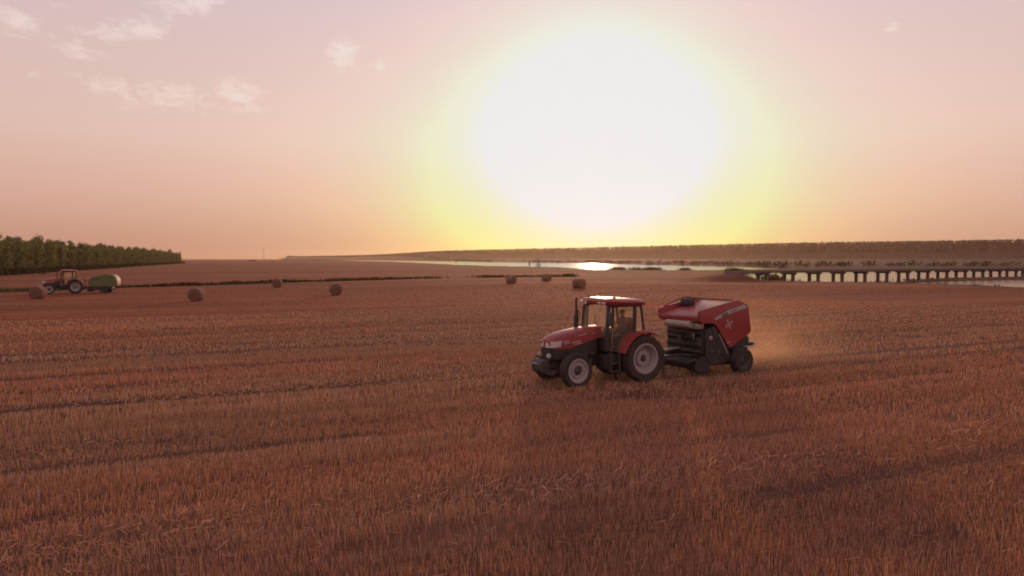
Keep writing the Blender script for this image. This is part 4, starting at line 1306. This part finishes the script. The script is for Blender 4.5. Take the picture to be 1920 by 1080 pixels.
# ------------------------------------------------------------------ red round baler
def baler_red(loc, rz):
    b = empty('baler', loc, rz)
    tag(b, 'red round baler with pale stripe and white emblem behind the near tractor', 'baler', 'balers behind the tractors')
    red, blk, gry = M['red'], M['black'], M['grey']
    side = [(1.90, 1.92), (1.70, 1.84), (1.22, 1.86), (1.10, 1.77), (.47, .92), (.30, .98), (-.58, 1.42), (-.62, 1.52), (-.47, 2.42), (-.02, 2.62), (.12, 2.63), (1.88, 2.32), (1.94, 2.24)]
    for s in (-1, 1):
        o = MB().prism(side, s * 1.02 - .05, s * 1.02 + .05, .018, 2).build('side_panel', red, b)
        # pale stripe with dark lettering blocks
        yy = s * 1.0735
        def flat(poly, nm, mt, y, par):
            mb = MB(); mb.prism(poly, y - .003, y + .003); return mb.build(nm, mt, par, 0)
        st_ = flat([(1.17, 1.95), (1.22, 2.02), (.55, 2.28), (-.24, 2.46), (-.40, 2.38), (-.36, 2.34), (.40, 2.17)], 'stripe', M['pale'], yy, o)
        mb = MB()
        for x0, w, zc, hh in [(.86, .07, 2.085, .10), (.77, .06, 2.115, .10), (.69, .07, 2.14, .10), (.60, .05, 2.165, .09), (.46, .05, 2.215, .04), (.38, .06, 2.24, .04), (.29, .05, 2.26, .045), (.21, .05, 2.28, .04), (.14, .04, 2.295, .04)]:
            k_ = .30
            mb.prism([(x0, zc - hh / 2), (x0 - w, zc - hh / 2 + w * k_), (x0 - w + .01, zc + hh / 2 + w * k_), (x0 + .01, zc + hh / 2)], yy + s * .004 - .002, yy + s * .004 + .002)
        mb.build('lettering', gry, o, 0)
        # emblem: ring of eight strokes round a cross
        mb = MB()
        cx, cz = .50, 1.78
        for k in range(8):
            a = k * math.pi / 4 + .25
            r0, r1 = (.03, .10) if k % 2 == 0 else (.12, .19)
            th = .018 if k % 2 == 0 else .026
            d = (math.cos(a), math.sin(a)); n_ = (-d[1] * th, d[0] * th)
            mb.prism([(cx + d[0] * r0 + n_[0], cz + d[1] * r0 + n_[1]), (cx + d[0] * r1 + n_[0], cz + d[1] * r1 + n_[1]), (cx + d[0] * r1 - n_[0], cz + d[1] * r1 - n_[1]), (cx + d[0] * r0 - n_[0], cz + d[1] * r0 - n_[1])], yy - .003, yy + .003)
        mb.build('emblem', M['white'], o, 0)
        flat([(.62, 1.10), (.45, 1.13), (.45, 1.16), (.62, 1.13)], 'marking', M['pale'], yy, o)
        # dark slanting leg and stiffener below the panel
        MB().prism([(1.30, 1.72), (1.10, 1.71), (.46, .82), (.10, .38), (.42, .38), (.72, .72)], s * .98 - .05, s * .98 + .03, .015).build('side_leg', gry, b)
        MB().prism([(.28, .86), (-.56, 1.33), (-.66, 1.20), (-.62, .95), (-.30, .70), (.10, .62)], s * .90 - .06, s * .90 + .06, .02).build('tailgate_wall', blk, b)
        put_wheel(BALER, b, (0.0, s * 1.20, .46), s < 0)
        MB().tube([(.95, s * 1.03, 1.42), (.55, s * 1.06, .72)], .035, 8).build('ram', M['steel'], b)
    # top hood between the side panels: sloping sheet in two pieces
    MB().prism([(1.92, 1.90), (1.96, 2.06), (1.88, 2.13), (.98, 2.32), (.96, 2.26), (1.83, 2.07), (1.88, 1.92)], -.97, .97, .012).build('front_hood', red, b)
    MB().prism([(.965, 2.25), (.97, 2.315), (-.02, 2.53), (-.45, 2.36), (-.60, 1.50), (-.54, 1.48), (-.40, 2.30), (-.02, 2.46)], -.96, .96, .012).build('tailgate_skin', red, b)
    MB().box(.55, .95, -.96, -.55, 2.37, 2.62, .04).build('net_box', blk, b)
    MB().tube([(1.7, -1.0, 2.36), (.75, -1.0, 2.66), (.45, -.98, 2.66)], .03, 8).build('hand_rail', red, b)
    MB().tube([(.6, -.95, 2.64), (-.05, .75, 2.60)], .02, 8).build('cross_rail', M['black'], b)
    # front: net roll box, rollers, dark chamber
    MB().box(1.52, 1.86, -.80, .88, 1.64, 1.86, .03, 2).build('net_roll_tray', M['steel'], b)
    MB().lathe([(.11, -.62), (.12, .62), (.001, .62), (.001, -.62)], 18, (1.92, .05, 1.80)).build('net_roll', M['net_and_lit'], b)
    MB().prism([(1.52, .34), (1.60, 1.62), (1.0, 1.74), (.4, 1.95), (-.42, 2.2), (-.48, 1.4), (-.42, .74), (-.05, .36), (.3, .30)], -.88, .88, .03).build('bale_chamber', blk, b)
    for z in (.82, 1.06, 1.30, 1.48):
        MB().lathe([(.085, -.86), (.085, .86), (.001, .86), (.001, -.86)], 14, (1.58, 0, z)).build('roller', blk, b)
    for x0, y0, z0, w, h_ in [(1.64, .40, 1.30, .16, .2), (1.66, -.2, 1.16, .2, .26), (1.60, .68, 1.02, .18, .3)]:
        MB().box(x0, x0 + .12, y0, y0 + w, z0, z0 + h_, .02).build('control_box', gry, b)
    for y0 in (.3, .72):
        MB().tube([(1.75, y0, 1.52), (1.85, y0 - .1, 1.2), (1.78, y0 - .2, .95)], .018, 6).build('hose', blk, b)
    MB().box(1.70, 1.74, .55, .62, 1.28, 1.46, .01).build('marker_plate', M['pale'], b)
    # chain guard on the near side
    MB().prism([(1.52, .40), (1.55, 1.64), (1.24, 1.70), (.80, 1.10), (.44, .62), (.52, .36)], .90, .99, .02).build('chain_guard', blk, b)
    MB().prism([(1.52, .40), (1.55, 1.64), (1.24, 1.70), (.80, 1.10), (.44, .62), (.52, .36)], -.99, -.90, .02).build('chain_guard', blk, b)
    for x0, z0 in ((1.32, 1.32), (1.25, .86), (.92, .80)):
        MB().lathe([(.001, 1.03), (.08, 1.02), (.09, .985), (.001, .985)], 14, (x0, 0, z0)).build('pulley', M['steel'] if z0 > 1 else gry, b)
    # pickup under the front
    pk = MB().lathe([(.17, -.92), (.17, .92), (.001, .92), (.001, -.92)], 18, (1.72, 0, .36))
    for k in range(22):
        y0 = -.88 + k * .084
        for a in (0.4, 1.9, 3.4, 4.9):
            pk.tube([(1.72 + .16 * math.cos(a + k * .3), y0, .36 + .16 * math.sin(a + k * .3)), (1.72 + .27 * math.cos(a + k * .3 + .15), y0, .36 + .27 * math.sin(a + k * .3 + .15))], .007, 4)
    pk.build('pickup_reel', gry, b)
    for s in (-1, 1):
        MB().prism([(1.30, .22), (1.80, .10), (2.04, .26), (2.0, .52), (1.7, .66), (1.32, .62)], s * .97 - .02, s * .97 + .02, .008).build('pickup_shield', blk, b)
    MB().prism([(1.84, .56), (2.22, .48), (2.2, .52), (1.86, .62)], -.9, .9, .006).build('wind_guard', blk, b)
    # axle, drawbar, shaft, jack
    MB().box(-.09, .09, -1.08, 1.08, .38, .54, .02).box(.0, 1.5, -.62, -.50, .44, .60, .02).box(.0, 1.5, .50, .62, .44, .60, .02).build('frame', blk, b)
    mb = MB()
    for s in (-1, 1): mb.tube([(1.5, s * .56, .66), (2.3, s * .28, .72), (3.25, s * .04, .55)], .05, 8)
    mb.box(3.15, 3.62, -.06, .06, .50, .60, .015); mb.build('drawbar', blk, b)
    MB().tube([(1.9, 0, .92), (2.6, 0, .86), (3.95, 0, .72)], .05, 10).build('drive_shaft', M['steel'], b)
    MB().tube([(2.75, .18, .16), (2.75, .18, .95)], .03, 8).box(2.69, 2.81, .12, .24, .10, .15).build('parking_stand', gry, b)
    for s in (-.12, .12):
        MB().tube([(1.75, s + .1, 1.35), (2.3, s + .05, 1.55), (3.0, s, 1.42), (3.7, s, 1.36)], .014, 6).build('hydraulic_hose', blk, b)
    # rear: bumper beam, lamps, ejector
    MB().box(-.86, -.60, -.98, .98, .92, 1.06, .03).box(-.66, -.30, -.9, .9, .68, .95, .03).build('rear_beam', blk, b)
    for s in (-1, 1):
        MB().box(-.92, -.86, s * .88 - .1, s * .88 + .1, .95, 1.05, .012).build('tail_lamp', M['amber'], b)
        MB().box(-.62, -.25, s * 1.20 - .17, s * 1.20 + .17, .93, .955, .01).build('mudguard', M['pale'] if s > 0 else gry, b)
    return b
B_RZ = R(180 + 30)
baler_red((7.63, 27.15, -.015), B_RZ)

def baler_green(loc, rz):
    b = empty('baler', loc, rz)
    tag(b, 'green round baler with rear coloured pale as if sunlit behind the distant tractor', 'baler', 'balers behind the tractors')
    grn, blk = M['green'], M['black']
    arc = [(-.75 + .62 * math.cos(R(a)) - .15, 1.30 + .88 * math.sin(R(a))) for a in range(100, 215, 12)]
    side = [(1.45, .82), (1.55, 1.50), (1.30, 1.80), (.55, 2.10), (-.35, 2.20)] + arc + [(-1.0, .72)]
    for s in (-1, 1):
        o = MB().prism(side, s * .98 - .05, s * .98 + .05, .02).build('side_panel', grn, b)
        MB().prism([(1.3, 1.45), (1.2, 1.62), (.4, 1.85), (.35, 1.72)], s * 1.036 - .004, s * 1.036 + .004).build('stripe', M['grey'], o, 0)
        put_wheel(BALER, b, (-.15, s * 1.2, .46), s < 0)
    outer = [(.5, 2.08), (-.35, 2.18)] + [(x * 1.01 - .01, z) for x, z in arc]
    inner = [(x * .96 + .02, z - .06) for x, z in outer][::-1]
    MB().prism(outer[:4] + inner[-4:], -.93, .93, .01).build('top_skin', grn, b)
    MB().prism(outer[3:] + inner[:-3], -.93, .93, .01).build('tailgate_skin', M['net_and_lit'], b)  # sunlight on the tailgate put into the colour: pale instead of green
    MB().prism([(1.5, .84), (1.58, 1.5), (1.3, 1.76), (.5, 2.04), (.5, 1.95), (1.2, 1.68), (1.46, 1.45), (1.4, .84)], -.93, .93, .01).build('front_hood', grn, b)
    MB().prism([(1.4, .40), (1.42, 1.4), (.4, 1.9), (-.5, 2.0), (-.9, 1.2), (-.9, .5)], -.9, .9, .03).build('bale_chamber', blk, b)
    MB().box(-.95, 1.5, -.96, -.84, .36, .80, .03).box(-.95, 1.5, .84, .96, .36, .80, .03).build('skirt', blk, b)
    MB().lathe([(.2, -.9), (.2, .9), (.001, .9), (.001, -.9)], 16, (1.5, 0, .36)).build('pickup_reel', blk, b)
    MB().box(-.23, -.07, -1.1, 1.1, .38, .54, .02).build('axle', blk, b)
    mb = MB()
    for s in (-1, 1): mb.tube([(1.3, s * .5, .66), (1.8, s * .25, .7), (2.3, s * .04, .55)], .05, 8)
    mb.box(2.2, 2.5, -.06, .06, .5, .6, .015).build('drawbar', blk, b)
    MB().tube([(1.5, 0, .95), (2.0, 0, .9), (2.6, 0, .78)], .05, 8).build('drive_shaft', M['steel'], b)
    MB().box(1.95, 2.03, .3, .38, .7, 1.75, .02).box(1.9, 2.1, .2, .45, 1.45, 1.72, .03).build('control_post', M['red'], b)
    return b
fd = Vector((-math.cos(R(31)), -math.sin(R(31)), 0))
gb = Vector((F_LOC[0], F_LOC[1], 0)) - fd * 3.05
baler_green((gb.x, gb.y, gz_at(gb.x, gb.y) - .01), F_RZ - R(14))

# ------------------------------------------------------------------ small far things
px_, py_ = G(495, 489.5)
mast = empty('lattice_mast', (px_, py_, gz_at(px_, py_)))
tag(mast, 'faint thin lattice mast on the flat far horizon', 'mast')
for sx, sy in ((-1, -1), (1, -1), (1, 1), (-1, 1)):
    MB().tube([(sx * 1.1, sy * 1.1, -.3), (sx * .25, sy * .25, 22)], .055, 5).build('leg', M['grey'], mast)
for k in range(9):
    z0, z1 = k * 2.4, (k + 1) * 2.4
    w0, w1 = 1.1 - .85 * z0 / 22, 1.1 - .85 * z1 / 22
    mb = MB()
    for s in (-1, 1):
        mb.tube([(-w0, s * w0, z0), (w1, s * w1, z1)], .025, 4).tube([(s * w0, -w0, z0), (s * w1, w1, z1)], .025, 4)
    mb.build('brace', M['grey'], mast)

x, y = G(476, 489.6)
hs = empty('straw_stack', (x, y, gz_at(x, y)))
MB().prism([(-5.5, -.1), (5.5, -.1), (5.2, 1.4), (3.2, 2.4), (-2.8, 2.5), (-5.0, 1.5)], -2.2, 2.2, .3, 2).build('stack_body', M['bale'], hs)
MB().prism([(5.7, -.1), (8.0, -.1), (7.6, 1.2), (6.2, 1.3)], -1.5, 1.5, .2).build('loose_heap', M['net_and_lit'], hs)
tag(hs, 'low dark straw stack with a pale heap on the far flat field', 'straw stack')

x, y = G(1808, 498.6)
van = empty('parked_van', (x, y, gz_at(x, y)), R(60))
MB().prism([(-1.9, .35), (1.7, .35), (1.9, .6), (1.85, 1.0), (1.25, 1.15), (.75, 1.85), (-1.8, 1.9), (-1.95, 1.6)], -.8, .8, .06, 2).build('body', pbr('dark_van_paint', (.06, .05, .05), .35, coat=.3), van)
MB().hull([(1.27, -.7, 1.16), (1.30, -.7, 1.18), (1.30, .7, 1.18), (1.27, .7, 1.16), (.79, -.66, 1.80), (.83, -.66, 1.82), (.83, .66, 1.82), (.79, .66, 1.80)]).build('windscreen', M['lamp'], van)
for s in (-1, 1):
    MB().box(-1.6, .5, s * .81 - .01, s * .81 + .01, 1.2, 1.7, .005).build('side_window', M['lamp'], van)
    for xx in (-1.2, 1.2):
        MB().lathe([(.32, -.1), (.32, .1), (.15, .12), (.001, .12), (.001, -.12), (.15, -.12)], 18, (xx, s * .74, .32)).build('wheel', M['tyre'], van)
tag(van, 'small dark van parked on the bank beyond the long bridge', 'van')

# ------------------------------------------------------------------ air: dust behind the baler, haze over the plain
def volume_mat(name, color, density, aniso):
    m, nt, out = new_mat(name)
    v = nt.new('ShaderNodeVolumePrincipled')
    v.inputs['Color'].default_value = color
    v.inputs['Density'].default_value = density
    v.inputs['Anisotropy'].default_value = aniso
    nt.l.new(v.outputs[0], out.inputs['Volume'])
    return m, nt, v
dm, nt, v = volume_mat('straw_dust', (0.93, 0.62, 0.36, 1), 0.1, 0.55)
tc = nt.new('ShaderNodeTexCoord')
obj_ = tc.outputs['Object']
sp_ = nt.new('ShaderNodeSeparateXYZ'); nt.l.new(obj_, sp_.inputs[0])
# unit-box coordinates: x back from the baler, z up
fall = nt.m('MULTIPLY', nt.m('EXPONENT', nt.m('MULTIPLY', nt.m('ADD', sp_.outputs[0], 1.0), -1.7)), nt.m('SUBTRACT', 1.0, nt.m('POWER', nt.m('ABSOLUTE', sp_.outputs[0]), 6.0), clamp=True))
side_ = nt.m('POWER', nt.m('SUBTRACT', 1.0, nt.m('POWER', sp_.outputs[1], 2.0), clamp=True), 2.0)
top_ = nt.m('POWER', nt.m('SUBTRACT', 0.5, nt.m('MULTIPLY', sp_.outputs[2], 0.5), clamp=True), 1.6)
nz = nt.noise(nt.mapping(obj_, scale=(1.6, 1.2, 1.2)), 1.5, 4, .6)
dens = nt.m('MULTIPLY', nt.m('MULTIPLY', nt.m('MULTIPLY', fall, side_), top_), nt.m('MULTIPLY', nt.m('SUBTRACT', nz, 0.28, clamp=True), 2.4))
nt.put(v.inputs['Density'], nt.m('MULTIPLY', dens, 0.85))
mb = MB().box(-1, 1, -1, 1, -1, 1)
bd = Vector((-math.cos(R(30)), -math.sin(R(30)), 0))
dc = Vector((7.63, 27.15, 0)) - bd * 4.7 + Vector((-.3, .6, 0))
dust = mb.build('dust_cloud', dm, smooth=0)
dust.location = (dc.x, dc.y, 1.57); dust.scale = (4.1, 2.2, 1.55); dust.rotation_euler = (0, 0, R(210) + math.pi)
tag(dust, 'thin orange straw dust drifting behind the red baler', 'dust', kind='stuff')

hm, nt, v = volume_mat('haze', (0.97, 0.78, 0.60, 1), 0.00008, 0.74)
hz = MB().box(-5100, 5100, -5100, 5100, -3.0, 48.0).build('haze', hm, smooth=0)
tag(hz, 'thin warm haze lying over the whole plain', 'haze', kind='stuff')
